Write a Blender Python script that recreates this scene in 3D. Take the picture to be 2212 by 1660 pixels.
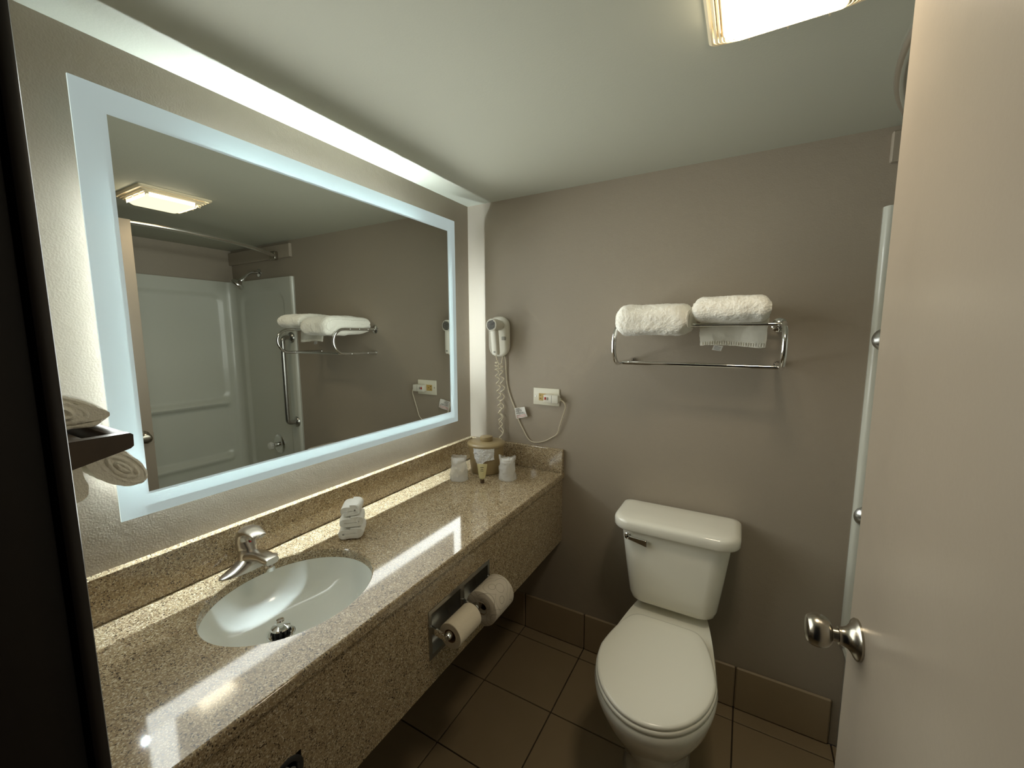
import bpy, bmesh, math, random
from mathutils import Vector, Matrix, noise
random.seed(7)
S = bpy.context.scene
for o in list(bpy.data.objects): bpy.data.objects.remove(o, do_unlink=True)
COL = S.collection
PI = math.pi
V = Vector

# ------------------------------------------------------------------ camera, world, exposure, lamps
CAM = V((1.3138, -1.8429, 1.5859)); YAW, PITCH, ROLL, FPX = -0.5167, -0.1207, -0.002, 886.89
cy, sy, cp, sp = math.cos(YAW), math.sin(YAW), math.cos(PITCH), math.sin(PITCH)
fw = V((sy*cp, cy*cp, sp)); rt = V((cy, -sy, 0)); up = rt.cross(fw)
r2 = rt*math.cos(ROLL) + up*math.sin(ROLL); u2 = -rt*math.sin(ROLL) + up*math.cos(ROLL)
cd = bpy.data.cameras.new('camera'); cd.sensor_width = 36; cd.lens = 36*FPX/2212
cd.clip_start = 0.01
cam = bpy.data.objects.new('camera', cd); COL.objects.link(cam)
cam.matrix_world = Matrix(((r2.x, u2.x, -fw.x, CAM.x), (r2.y, u2.y, -fw.y, CAM.y), (r2.z, u2.z, -fw.z, CAM.z), (0, 0, 0, 1)))
S.camera = cam
w = bpy.data.worlds.new('world'); S.world = w; w.use_nodes = True
w.node_tree.nodes['Background'].inputs[0].default_value = (0.9, 0.92, 1, 1)
w.node_tree.nodes['Background'].inputs[1].default_value = 0.004
S.view_settings.view_transform = 'Standard'; S.view_settings.look = 'None'
S.view_settings.gamma = 1; S.view_settings.use_curve_mapping = False
S.view_settings.exposure = 0.0
S.cycles.use_denoising = True
S.cycles.max_bounces = 14; S.cycles.diffuse_bounces = 6; S.cycles.glossy_bounces = 8
S.cycles.transparent_max_bounces = 24; S.cycles.transmission_bounces = 12
S.cycles.sample_clamp_indirect = 6

LED_POWER = 460.0
GLOW = 0.36            # glow of the frosted, back-lit glass border
LENS_POWER = 2.3
MIRROR_LAMP = 5.0
MIRROR_FILL = 6.6      # watts of a soft fill lamp added in front of the mirror glass
CEIL_SIDE = 1.7        # watts leaving the sides of the lens
CEIL_LAMP = 2.3

def area_lamp(name, loc, rot, sx, sy_, watts, col, spread=PI):
    l = bpy.data.lights.new(name, 'AREA'); l.shape = 'RECTANGLE'; l.size = sx; l.size_y = sy_
    l.energy = watts; l.color = col; l.spread = spread
    o = bpy.data.objects.new(name, l); COL.objects.link(o); o.location = loc; o.rotation_euler = rot
    return o
H = 2.2504                      # ceiling height
MY0, MY1, MZ0, MZ1, MXF = -1.5024, -0.2194, 1.1547, 2.1170, 0.0793   # mirror glass
BAND = 0.0555
COOL = (0.82, 0.95, 1.0); WARM = (1.0, 0.88, 0.60)
YC, ZCM = (MY0+MY1)/2, (MZ0+MZ1)/2
for nm_, y_, z_, sy2, sz2 in (('top', YC, MZ1-BAND/2, MY1-MY0, BAND), ('bottom', YC, MZ0+BAND/2, MY1-MY0, BAND), ('left', MY0+BAND/2, ZCM, BAND, MZ1-MZ0-2*BAND), ('right', MY1-BAND/2, ZCM, BAND, MZ1-MZ0-2*BAND)):
    area_lamp('mirror_lamp_'+nm_, (MXF+0.004, y_, z_), (0, -PI/2, 0), sz2, sy2, MIRROR_LAMP*sy2*sz2/(2*BAND*(MY1-MY0+MZ1-MZ0-2*BAND)), (0.96, 1.0, 0.95), {'top': 1.6, 'left': 2.4}.get(nm_, PI))
area_lamp('mirror_lamp_face', (MXF+0.006, YC, ZCM), (0, -PI/2, 0), MZ1-MZ0-2*BAND, MY1-MY0-2*BAND, MIRROR_FILL, (0.96, 1.0, 0.95), 2.2)  # added fill lamp over the silvered middle, which gives off no light
area_lamp('ceiling_lamp', (1.333, -0.872, 2.196), (0, 0, 0), 0.2, 0.17, CEIL_LAMP, (1.0, 0.86, 0.66), 2.4)
for nm_, loc_, rot_, ln_ in (('west', (1.228, -.872, 2.222), (0, PI/2, 0), .18), ('east', (1.450, -.872, 2.222), (0, -PI/2, 0), .18), ('south', (1.339, -.974, 2.222), (-PI/2, 0, 0), .2), ('north', (1.339, -.770, 2.222), (PI/2, 0, 0), .2)):
    ver = nm_ in ('south', 'north')
    area_lamp('ceiling_lamp_'+nm_, loc_, rot_, ln_ if ver else .026, .026 if ver else ln_, CEIL_SIDE*{'west': .07, 'south': .2, 'north': .6, 'east': .13}[nm_], (1.0, 0.86, 0.64))

# ------------------------------------------------------------------ materials
def nmat(name):
    m = bpy.data.materials.new(name); m.use_nodes = True
    nt = m.node_tree; nt.nodes.clear()
    out = nt.nodes.new('ShaderNodeOutputMaterial')
    return m, nt, out
def N(nt, kind, **kw):
    n = nt.nodes.new('ShaderNode'+kind)
    for k, v in kw.items():
        if k in n.inputs: n.inputs[k].default_value = v
        else: setattr(n, k, v)
    return n
def c4(c): return (c[0], c[1], c[2], 1)
def srgb(r, g, b):
    f = lambda v: (v/255/12.92) if v/255 <= .04045 else ((v/255+.055)/1.055)**2.4
    return (f(r), f(g), f(b))
def mat(name, col, rough=.5, metal=0., coat=0., var=None, bumps=(), ior=1.5, sheen=0., sss=0., rvar=0.):
    """principled material; var=(scale, amount) tints the colour with noise; bumps = (scale, strength, distance)"""
    m, nt, out = nmat(name)
    p = N(nt, 'BsdfPrincipled'); nt.links.new(p.outputs[0], out.inputs[0])
    p.inputs['Base Color'].default_value = c4(col); p.inputs['Roughness'].default_value = rough
    p.inputs['Metallic'].default_value = metal; p.inputs['Coat Weight'].default_value = coat
    p.inputs['Coat Roughness'].default_value = .05; p.inputs['IOR'].default_value = ior
    p.inputs['Sheen Weight'].default_value = sheen
    if sss: p.inputs['Subsurface Weight'].default_value = sss; p.inputs['Subsurface Radius'].default_value = (.01, .01, .01)
    tc = N(nt, 'TexCoord')
    if var:
        nz = N(nt, 'TexNoise', Scale=var[0], Detail=4.0); nt.links.new(tc.outputs['Object'], nz.inputs['Vector'])
        mx = N(nt, 'Mix', data_type='RGBA')
        a, b = [tuple(max(0, c*(1+s*var[1])) for c in col) for s in (-1, 1)]
        mx.inputs[6].default_value = c4(a); mx.inputs[7].default_value = c4(b)
        nt.links.new(nz.outputs['Fac'], mx.inputs[0]); nt.links.new(mx.outputs[2], p.inputs['Base Color'])
    if rvar:
        nz = N(nt, 'TexNoise', Scale=14.0, Detail=3.0); nt.links.new(tc.outputs['Object'], nz.inputs['Vector'])
        mr = N(nt, 'MapRange'); mr.inputs[3].default_value = max(0, rough-rvar); mr.inputs[4].default_value = rough+rvar
        nt.links.new(nz.outputs['Fac'], mr.inputs[0]); nt.links.new(mr.outputs[0], p.inputs['Roughness'])
    prev = None
    for sc, st, di in bumps:
        nz = N(nt, 'TexNoise', Scale=float(sc), Detail=3.0); nt.links.new(tc.outputs['Object'], nz.inputs['Vector'])
        bp = N(nt, 'Bump', Strength=float(st), Distance=float(di)); nt.links.new(nz.outputs['Fac'], bp.inputs['Height'])
        if prev: nt.links.new(prev.outputs[0], bp.inputs['Normal'])
        prev = bp
    if prev: nt.links.new(prev.outputs[0], p.inputs['Normal'])
    return m
def emit(name, col, strength):
    m, nt, out = nmat(name)
    e = N(nt, 'Emission', Strength=float(strength)); e.inputs[0].default_value = c4(col)
    nt.links.new(e.outputs[0], out.inputs[0]); return m

TAUPE = srgb(163, 152, 136)
M = {}
M['wall'] = mat('taupe_wall_paint', TAUPE, .55, var=(3, .03), bumps=((240, .24, .002), (30, .2, .004)))
M['ceiling'] = mat('ceiling_paint', srgb(179, 179, 164), .7, var=(2, .03), bumps=((180, .2, .0015), (9, .15, .004)))
M['dark_trim'] = mat('espresso_wood', srgb(30, 22, 16), .42, var=(20, .25), bumps=((60, .1, .001),))
M['door'] = mat('door_paint', srgb(148, 136, 120), .32, var=(6, .03), bumps=((140, .1, .001),), rvar=.05)
M['grout'] = mat('dark_grout', srgb(62, 50, 36), .9)
M['tile'] = mat('beige_floor_tile', srgb(150, 132, 104), .38, var=(5, .1), bumps=((50, .12, .001),), rvar=.06)
M['base_tile'] = mat('beige_wall_tile', srgb(160, 142, 114), .4, var=(6, .08), bumps=((60, .1, .001),))
M['porcelain'] = mat('white_porcelain', srgb(243, 240, 226), .09, coat=.4)
M['sink'] = mat('sink_porcelain', srgb(238, 243, 238), .10, coat=.15)
M['seat'] = mat('white_seat_plastic', srgb(245, 242, 228), .22)
M['acrylic'] = mat('white_acrylic', srgb(206, 207, 196), .25, coat=.15)
M['chrome'] = mat('chrome', (.78, .78, .77), .07, 1.0)
M['nickel'] = mat('brushed_nickel', (.40, .37, .31), .24, 1.0, var=(40, .05))
M['faucet'] = mat('satin_nickel', (.56, .52, .46), .26, 1.0)
M['rod'] = mat('pale_satin_metal', (.80, .79, .76), .25, 1.0)
M['steel'] = mat('satin_steel', (.5, .5, .48), .28, 1.0)
M['terry'] = mat('white_terry', srgb(247, 245, 234), .95, var=(90, .07), bumps=((140, .2, .004), (360, .5, .003)), sheen=.4)
M['cloth'] = mat('white_cotton', srgb(236, 236, 230), .9, var=(60, .03), bumps=((500, .6, .002),), sheen=.2)
M['hem'] = mat('towel_hem', srgb(242, 239, 226), .85, bumps=((300, .4, .001),))
M['bucket'] = mat('tan_plastic', srgb(152, 134, 98), .3, var=(5, .03))
M['bucket_dark'] = mat('brown_plastic', srgb(110, 92, 62), .35)
M['white_plastic'] = mat('white_plastic', srgb(222, 219, 206), .35)
M['grey_plastic'] = mat('grey_plastic', srgb(150, 148, 138), .45)
M['black'] = mat('black_slot', (.012, .012, .012), .5)
M['cord'] = mat('ivory_cord', srgb(236, 228, 206), .45)
M['ivory'] = mat('almond_receptacle', srgb(190, 160, 92), .4)
M['plate'] = mat('wall_plate', srgb(232, 228, 210), .3)
M['red'] = mat('red_button', srgb(170, 30, 24), .4)
M['black_plastic'] = mat('black_plastic', (.02, .02, .02), .4)
M['paper'] = mat('tissue_paper', srgb(226, 214, 192), .95, bumps=((220, .3, .001),))
M['paper_core'] = mat('card_core', srgb(150, 118, 84), .9)
M['tag'] = mat('paper_label', srgb(232, 230, 224), .6)
M['ink'] = mat('black_ink', (.03, .03, .03), .7)
M['redink'] = mat('red_ink', srgb(190, 60, 50), .7)
M['cap'] = mat('brown_cap', srgb(84, 66, 46), .4)
M['grille'] = mat('aged_white_plastic', srgb(214, 200, 170), .4)
M['caulk'] = mat('white_caulk', srgb(220, 216, 204), .4)

def granite():
    m, nt, out = nmat('tan_granite')
    p = N(nt, 'BsdfPrincipled', Roughness=.07); p.inputs['IOR'].default_value = 1.55
    nt.links.new(p.outputs[0], out.inputs[0])
    tc = N(nt, 'TexCoord')
    wob = N(nt, 'TexNoise', Scale=90.0, Detail=2.0); nt.links.new(tc.outputs['Object'], wob.inputs['Vector'])
    add = N(nt, 'VectorMath', operation='MULTIPLY_ADD'); add.inputs[1].default_value = (.006, .006, .006)
    nt.links.new(wob.outputs['Color'], add.inputs[0]); nt.links.new(tc.outputs['Object'], add.inputs[2])
    vo = N(nt, 'TexVoronoi', Scale=400.0); nt.links.new(add.outputs[0], vo.inputs['Vector'])
    sep = N(nt, 'SeparateColor'); nt.links.new(vo.outputs['Color'], sep.inputs[0])
    big = N(nt, 'TexNoise', Scale=38.0, Detail=3.0); nt.links.new(tc.outputs['Object'], big.inputs['Vector'])
    mm = N(nt, 'Math', operation='MULTIPLY_ADD'); mm.inputs[1].default_value = .35; mm.inputs[2].default_value = -.175
    nt.links.new(big.outputs['Fac'], mm.inputs[0])
    ad = N(nt, 'Math', operation='ADD'); nt.links.new(sep.outputs[0], ad.inputs[0]); nt.links.new(mm.outputs[0], ad.inputs[1])
    ra = N(nt, 'ValToRGB'); e = ra.color_ramp.elements
    e[0].position = 0.0; e[0].color = c4(srgb(58, 48, 40)); e[1].position = 1.0; e[1].color = c4(srgb(214, 204, 182))
    for pos, c in ((.05, srgb(80, 66, 54)), (.13, srgb(138, 120, 95)), (.45, srgb(168, 149, 118)), (.62, srgb(156, 135, 103)), (.8, srgb(194, 177, 145)), (.9, srgb(208, 195, 165))):
        x = e.new(pos); x.color = c4(c)
    nt.links.new(ad.outputs[0], ra.inputs[0])
    nt.links.new(ra.outputs[0], p.inputs['Base Color'])
    return m
M['granite'] = granite()
def granite_dark():
    return M['granite']
def mirror_mat():
    m, nt, out = nmat('mirror_silver')
    g = N(nt, 'BsdfGlossy', Roughness=0.0); g.inputs[0].default_value = (.58, .595, .56, 1)
    nt.links.new(g.outputs[0], out.inputs[0]); return m
M['mirror'] = mirror_mat()
def frosted_mat():
    m, nt, out = nmat('frosted_glass')
    t = N(nt, 'BsdfTranslucent'); t.inputs[0].default_value = (.09, .11, .11, 1)
    g = N(nt, 'BsdfGlossy', Roughness=.04); g.inputs[0].default_value = (1, 1, 1, 1)
    d = N(nt, 'BsdfDiffuse'); d.inputs[0].default_value = (.45, .52, .50, 1)
    m1 = N(nt, 'MixShader'); m1.inputs[0].default_value = .45
    nt.links.new(t.outputs[0], m1.inputs[1]); nt.links.new(d.outputs[0], m1.inputs[2])
    fr = N(nt, 'Fresnel'); fr.inputs[0].default_value = 1.5
    m2 = N(nt, 'MixShader'); nt.links.new(fr.outputs[0], m2.inputs[0])
    nt.links.new(m1.outputs[0], m2.inputs[1]); nt.links.new(g.outputs[0], m2.inputs[2])
    e = N(nt, 'Emission', Strength=GLOW); e.inputs[0].default_value = (.82, .97, .96, 1)
    ad = N(nt, 'AddShader'); nt.links.new(m2.outputs[0], ad.inputs[0]); nt.links.new(e.outputs[0], ad.inputs[1])
    nt.links.new(ad.outputs[0], out.inputs[0]); return m
M['frosted'] = frosted_mat()
def clear_mat(name, col):
    m, nt, out = nmat(name)
    t = N(nt, 'BsdfTransparent'); t.inputs[0].default_value = c4(col)
    nt.links.new(t.outputs[0], out.inputs[0]); return m
M['glass_back'] = clear_mat('clear_glass_back', (.93, .97, .95))
def film(name, alpha, col, rough=.15, bump=None):
    m, nt, out = nmat(name)
    t = N(nt, 'BsdfTransparent'); t.inputs[0].default_value = (.97, .97, .96, 1)
    p = N(nt, 'BsdfPrincipled', Roughness=rough); p.inputs['Base Color'].default_value = c4(col)
    mx = N(nt, 'MixShader'); mx.inputs[0].default_value = alpha
    nt.links.new(t.outputs[0], mx.inputs[1]); nt.links.new(p.outputs[0], mx.inputs[2])
    if bump:
        tc = N(nt, 'TexCoord'); nz = N(nt, 'TexNoise', Scale=bump[0], Detail=4.0); nt.links.new(tc.outputs['Object'], nz.inputs['Vector'])
        b = N(nt, 'Bump', Strength=bump[1], Distance=.004); nt.links.new(nz.outputs['Fac'], b.inputs['Height']); nt.links.new(b.outputs[0], p.inputs['Normal'])
    nt.links.new(mx.outputs[0], out.inputs[0]); return m
M['wrap'] = film('clear_wrap', .34, (.97, .97, .95), .12, (70., .8))
M['cup'] = film('clear_cup', .42, (.97, .96, .93), .2)
M['tube'] = film('clear_tube', .62, srgb(236, 228, 178), .2)
M['liner'] = mat('white_liner', srgb(236, 238, 240), .35, bumps=((45, .9, .01), (130, .6, .004)))
M['glass_edge'] = emit('lit_glass_edge', (.86, 1.0, .92), .85)
M['led'] = emit('mirror_tube_glow', COOL, LED_POWER)
for k_, f_ in (('b', 2.1), ('l', .3), ('r', 1.6)): M['led_'+k_] = emit('mirror_tube_glow_'+k_, COOL, LED_POWER*f_)
M['lens'] = emit('lamp_lens_glow', WARM, LENS_POWER)
def brushed_wood():
    return mat('dark_walnut', srgb(70, 58, 46), .35, var=(30, .3), bumps=((80, .15, .001),))
M['walnut'] = brushed_wood()
def printed_paper():
    """roll wrapper: flat printed scroll pattern"""
    m, nt, out = nmat('printed_roll_wrapper')
    p = N(nt, 'BsdfPrincipled', Roughness=.7); nt.links.new(p.outputs[0], out.inputs[0])
    tc = N(nt, 'TexCoord'); v = N(nt, 'TexVoronoi', Scale=16.0); nt.links.new(tc.outputs['Object'], v.inputs['Vector'])
    wv = N(nt, 'Math', operation='MULTIPLY'); wv.inputs[1].default_value = 26.0; nt.links.new(v.outputs['Distance'], wv.inputs[0])
    sn = N(nt, 'Math', operation='SINE'); nt.links.new(wv.outputs[0], sn.inputs[0])
    gt = N(nt, 'Math', operation='GREATER_THAN'); gt.inputs[1].default_value = .94; nt.links.new(sn.outputs[0], gt.inputs[0])
    mx = N(nt, 'Mix', data_type='RGBA'); mx.inputs[6].default_value = c4(srgb(206, 196, 180)); mx.inputs[7].default_value = c4(srgb(172, 162, 146))
    nt.links.new(gt.outputs[0], mx.inputs[0]); nt.links.new(mx.outputs[2], p.inputs['Base Color'])
    nz = N(nt, 'TexNoise', Scale=260.0); nt.links.new(tc.outputs['Object'], nz.inputs['Vector'])
    b = N(nt, 'Bump', Strength=.4, Distance=.001); nt.links.new(nz.outputs['Fac'], b.inputs['Height']); nt.links.new(b.outputs[0], p.inputs['Normal'])
    return m
M['wrapper'] = printed_paper()

# ------------------------------------------------------------------ mesh helpers
BASE = {}
def thing(name, label, cat, loc=(0, 0, 0), group=None, kind=None):
    o = bpy.data.objects.new(name, None); COL.objects.link(o); o.location = loc; o.empty_display_size = .05
    BASE[o.name] = V(loc); o['label'] = label
    if cat: o['category'] = cat
    if group: o['group'] = group
    if kind: o['kind'] = kind
    return o
def obj(name, bm, m, parent=None, loc=None, smooth=35, label=None):
    """link a bmesh (built in world coordinates) as one mesh object under its parent"""
    base = BASE[parent.name] if parent else V(loc or (0, 0, 0))
    bmesh.ops.recalc_face_normals(bm, faces=bm.faces) if getattr(bm, 'is_valid', True) and not bm_flag.get(id(bm)) else None
    me = bpy.data.meshes.new(name)
    bmesh.ops.translate(bm, verts=bm.verts, vec=-base)
    bm.to_mesh(me); bm.free()
    ms = m if isinstance(m, (list, tuple)) else [m]
    for x in ms: me.materials.append(x)
    if smooth:
        me.polygons.foreach_set('use_smooth', [True]*len(me.polygons))
        me.set_sharp_from_angle(angle=math.radians(smooth))
    o = bpy.data.objects.new(name, me); COL.objects.link(o)
    if parent: o.parent = parent; BASE[o.name] = base
    else: o.location = base; BASE[o.name] = base
    if label: o['label'] = label
    return o
bm_flag = {}
def tag(o, label, cat=None, group=None, kind=None):
    o['label'] = label
    if cat: o['category'] = cat
    if group: o['group'] = group
    if kind: o['kind'] = kind
    return o
def structure(o, label):
    o['kind'] = 'structure'; o['label'] = label; return o
def NB(): return bmesh.new()
def box(bm, a, b, bev=0., seg=2, mi=0):
    x0, y0, z0 = a; x1, y1, z1 = b
    vs = [bm.verts.new(p) for p in ((x0, y0, z0), (x1, y0, z0), (x1, y1, z0), (x0, y1, z0), (x0, y0, z1), (x1, y0, z1), (x1, y1, z1), (x0, y1, z1))]
    fs = [bm.faces.new([vs[i] for i in q]) for q in ((3, 2, 1, 0), (4, 5, 6, 7), (0, 1, 5, 4), (1, 2, 6, 5), (2, 3, 7, 6), (3, 0, 4, 7))]
    for f in fs: f.material_index = mi
    if bev:
        es = list({e for f in fs for e in f.edges})
        bmesh.ops.bevel(bm, geom=es, offset=bev, segments=seg, profile=.5, affect='EDGES')
    return bm
def bx(a, b, bev=0., seg=2): return box(NB(), a, b, bev, seg)
def loft(bm, rings, cap0=True, cap1=True, closed=True, mi=0):
    R = [[bm.verts.new(p) for p in r] for r in rings]
    n = len(R[0])
    for a, b in zip(R, R[1:]):
        for i in range(n if closed else n-1):
            j = (i+1) % n
            f = bm.faces.new((a[i], a[j], b[j], b[i])); f.material_index = mi
    if cap0: f = bm.faces.new(R[0][::-1]); f.material_index = mi
    if cap1: f = bm.faces.new(R[-1]); f.material_index = mi
    return R
def frames(pts):
    pts = [V(p) for p in pts]; out = []
    t = (pts[1]-pts[0]).normalized()
    n = t.cross(V((0, 0, 1)))
    if n.length < .1: n = t.cross(V((0, 1, 0)))
    n.normalize()
    for i, p in enumerate(pts):
        t = (pts[min(i+1, len(pts)-1)] - pts[max(i-1, 0)]).normalized()
        n = (n - t*n.dot(t)).normalized(); out.append((p, n, t.cross(n)))
    return out
def tube(bm, pts, r, n=12, flat=1., caps=True, mi=0):
    rr = r if callable(r) else (lambda s: r)
    F = frames(pts); m = len(F)-1
    rings = [[p + (a*math.cos(2*PI*k/n) + b*math.sin(2*PI*k/n)*flat)*rr(i/m) for k in range(n)] for i, (p, a, b) in enumerate(F)]
    loft(bm, rings, caps, caps, mi=mi); return bm
def smooth_path(P, per=10):
    P = [V(p) for p in P]; out = []
    for i in range(len(P)-1):
        p0, p1, p2, p3 = P[max(i-1, 0)], P[i], P[i+1], P[min(i+2, len(P)-1)]
        for k in range(per):
            t = k/per
            out.append(.5*((2*p1) + (p2-p0)*t + (2*p0-5*p1+4*p2-p3)*t*t + (3*p1-p0-3*p2+p3)*t**3))
    out.append(P[-1]); return out
def lathe(bm, prof, c, ax=(0, 0, 1), n=40, caps=True, mi=0):
    """prof = (radius, height) pairs along axis ax from c"""
    ax = V(ax).normalized(); a = ax.cross(V((0, 0, 1)))
    if a.length < .1: a = V((1, 0, 0))
    a.normalize(); b = ax.cross(a); c = V(c)
    rings = [[c + ax*h + (a*math.cos(2*PI*k/n) + b*math.sin(2*PI*k/n))*max(r, 1e-5) for k in range(n)] for r, h in prof]
    loft(bm, rings, caps, caps, mi=mi); return bm
def rrect(x0, x1, y0, y1, r, n=6):
    """rounded rectangle outline; r single or 4 radii (x1y1, x0y1, x0y0, x1y0)"""
    r = r if isinstance(r, (list, tuple)) else [r]*4; out = []
    for (cx, cy_, a0, rad) in ((x1-r[0], y1-r[0], 0, r[0]), (x0+r[1], y1-r[1], PI/2, r[1]), (x0+r[2], y0+r[2], PI, r[2]), (x1-r[3], y0+r[3], 3*PI/2, r[3])):
        for k in range(n+1):
            a = a0 + PI/2*k/n; out.append((cx+rad*math.cos(a), cy_+rad*math.sin(a)))
    return out
def prism(bm, out2, fn, t0, t1, bev=0., steps=3, mi=0):
    """extrude a 2D outline: fn(u, v, t) -> point; bev rounds both rims by shrinking about the centroid"""
    cu = sum(p[0] for p in out2)/len(out2); cv = sum(p[1] for p in out2)/len(out2)
    hw = max(abs(p[0]-cu) for p in out2); hv = max(abs(p[1]-cv) for p in out2)
    rings = []
    def ring(t, d): 
        su, sv = 1-d/hw, 1-d/hv
        rings.append([fn(cu+(p[0]-cu)*su, cv+(p[1]-cv)*sv, t) for p in out2])
    sgn = 1 if t1 > t0 else -1
    if bev:
        for k in range(steps): a = PI/2*k/steps; ring(t0 + sgn*bev*(1-math.sin(a)), bev*(1-math.sin(PI/2-a+0)) if False else bev*(1-math.cos(PI/2-a)) ) if False else None
        for k in range(steps+1):
            a = PI/2*k/steps; ring(t0 + sgn*bev*(1-math.cos(a)) if False else t0 + sgn*bev*(1-math.cos(a)), bev*(1-math.sin(a)))
        for k in range(steps+1):
            a = PI/2*k/steps; ring(t1 - sgn*bev*(1-math.sin(PI/2-a) if False else 1-math.cos(PI/2-a)), bev*(1-math.cos(a)))
    else:
        ring(t0, 0); ring(t1, 0)
    loft(bm, rings, mi=mi); return bm
XY = lambda u, v, t: V((u, v, t))
XZ = lambda u, v, t: V((u, t, v))
YZ = lambda u, v, t: V((t, u, v))
def nz(p, s, seed=0.): return noise.noise(V((p[0]*s+seed, p[1]*s+seed*1.7, p[2]*s-seed)))
def displace(bm, amps, seed=0.):
    bm.normal_update()
    mv = [(v, v.normal.copy(), v.co.copy()) for v in bm.verts]
    for v, n_, c in mv:
        v.co = c + n_*sum(a*nz(c, s, seed) for s, a in amps)
def gridsurf(bm, nu, nv, fn, mi=0, thick=None):
    vs = [[bm.verts.new(fn(i/nu, j/nv)) for j in range(nv+1)] for i in range(nu+1)]
    for i in range(nu):
        for j in range(nv):
            f = bm.faces.new((vs[i][j], vs[i+1][j], vs[i+1][j+1], vs[i][j+1])); f.material_index = mi
    return vs

# ------------------------------------------------------------------ the room shell
NEAR = -1.745; XR = 2.49
structure(obj('wall_left', bx((-.10, -1.865, 0), (0, .10, H)), M['wall']), 'taupe painted wall behind the lit mirror and vanity')
structure(obj('wall_back', bx((0, 0, 0), (XR, .10, H)), M['wall']), 'taupe painted wall behind the toilet and towel rack')
structure(obj('wall_right', bx((XR, -1.865, 0), (XR+.1, .10, H)), M['wall']), 'taupe wall at the far side of the shower')
structure(obj('ceiling', bx((-.1, -1.865, H), (XR+.1, .1, H+.1)), M['ceiling']), 'off white painted ceiling')
bm = NB(); box(bm, (0, -1.865, 0), (.80, NEAR, H)); box(bm, (1.635, -1.865, 0), (XR, NEAR, H)); box(bm, (.80, -1.865, 2.19), (1.635, NEAR, H))
structure(obj('wall_near', bm, M['wall']), 'taupe wall around the doorway')
structure(obj('wall_stub', bx((1.815, NEAR, 0), (XR, -1.53, H)), M['wall']), 'short taupe wall closing the near end of the bathtub')
fl = structure(obj('floor', bx((0, -2.0, -.06), (XR, 0, -.008)), M['grout']), 'dark beige square floor tiles with dark grout lines')
# floor tiles, one object each
TS, TX, TY = .3347, .3507, -.0775
mesh_cache = {}
def tile_mesh(key, w_, d_, h_, m, bev):
    k = (key, round(w_, 4), round(d_, 4), round(h_, 4))
    if k not in mesh_cache:
        b = bx((0, 0, 0), (w_, d_, h_), bev, 1); me = bpy.data.meshes.new(key); b.to_mesh(me); b.free(); me.materials.append(m); mesh_cache[k] = me
    return mesh_cache[k]
def add_tile(name, parent, me, loc, rot=None):
    o = bpy.data.objects.new(name, me); COL.objects.link(o); o.parent = parent; o.location = V(loc) - BASE[parent.name]
    if rot: o.rotation_euler = rot
    return o
G = .0025
xs = [0] + [TX + k*TS for k in range(-1, 6) if TX+k*TS > .005] ; xs = [x for x in xs if x < 1.83] + [1.80]
xs = sorted(set(round(x, 4) for x in xs if x <= 1.80))
ys = [0, TY] + [TY - k*TS for k in range(1, 6)] + [-2.0]; ys = sorted(set(y for y in ys if y >= -2.0), reverse=True)
for xa, xb in zip(xs, xs[1:]):
    if xb-xa < .02: continue
    for ya, yb in zip(ys, ys[1:]):
        add_tile('tile', fl, tile_mesh('floor_tile', xb-xa-2*G, ya-yb-2*G, .008, M['tile'], .0012), (xa+G, yb+G, -.008 + random.uniform(-.0003, .0003)))
# tiled skirting
BH = .19
bb = structure(obj('baseboard_back', bx((.0, -.006, 0), (1.680, 0, BH-.006)), M['grout']), 'beige tile skirting along the back wall')
for xa, xb in zip(xs, xs[1:]):
    xb = min(xb, 1.680)
    if xb - xa < .03: continue
    add_tile('tile', bb, tile_mesh('skirting_tile', xb-xa-.003, .012, BH, M['base_tile'], .005), (xa+.0015, -.0125, .001))
bl = structure(obj('baseboard_left', bx((0, NEAR, 0), (.006, -.013, BH-.006)), M['grout']), 'beige tile skirting under the vanity')
for ya, yb in zip(ys, ys[1:]):
    ya, yb = min(ya, -.013), max(yb, NEAR)
    if ya-yb < .06: continue
    add_tile('tile', bl, tile_mesh('skirting_tile', .012, ya-yb-.003, BH, M['base_tile'], .005), (.0005, yb+.0015, .001))

# door frame and door
bm = NB()
box(bm, (.80, -1.868, 0), (.853, -1.753, 2.19), .002, 1); box(bm, (.79, -1.753, 0), (.8625, -1.7425, 2.19), .003, 2); box(bm, (.853, -1.868, 0), (.8665, -1.80, 2.19), .003, 2)
box(bm, (.79, -1.886, 0), (.858, -1.868, 2.19), .003, 2)
structure(obj('trim_1', bm, M['dark_trim']), 'dark brown wooden door jamb on the left')
bm = NB(); box(bm, (1.612, -1.868, 0), (1.638, -1.7425, 2.19), .003, 1)
structure(obj('trim_2', bm, M['dark_trim']), 'dark brown wooden door jamb on the hinge side')
structure(obj('trim_3', bx((.853, -1.868, 2.165), (1.612, -1.7425, 2.19), .002, 1), M['dark_trim']), 'dark brown wooden head of the door frame')
E0 = V((1.5055, -.945, 0)); HG = V((1.566, -1.723, 0)); dd = (HG-E0).normalized(); dn = V((-dd.y, dd.x, 0))
if dn.x > 0: dn = -dn                                    # points to the room's middle
door = thing('door_1', 'open grey-beige painted door leaf with a round metal knob', None, (E0.x, E0.y, 0), kind='structure')
def dp(s, t, z): return E0 + dd*s - dn*t + V((0, 0, z))
W = (HG-E0).length
bm = NB(); rings = [[dp(a, b, z) for a, b in rrect(0, W, 0, .036, .002, 2)] for z in (.012, 2.148)]
loft(bm, rings); obj('door_leaf', bm, M['door'], door, smooth=30)
KB = dp(.047, 0, 1.066)
knob = thing('door_knob', 'round satin metal knob', None, tuple(KB)); del knob['label']
knob.parent = door; knob.location = KB - BASE[door.name]
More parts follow.
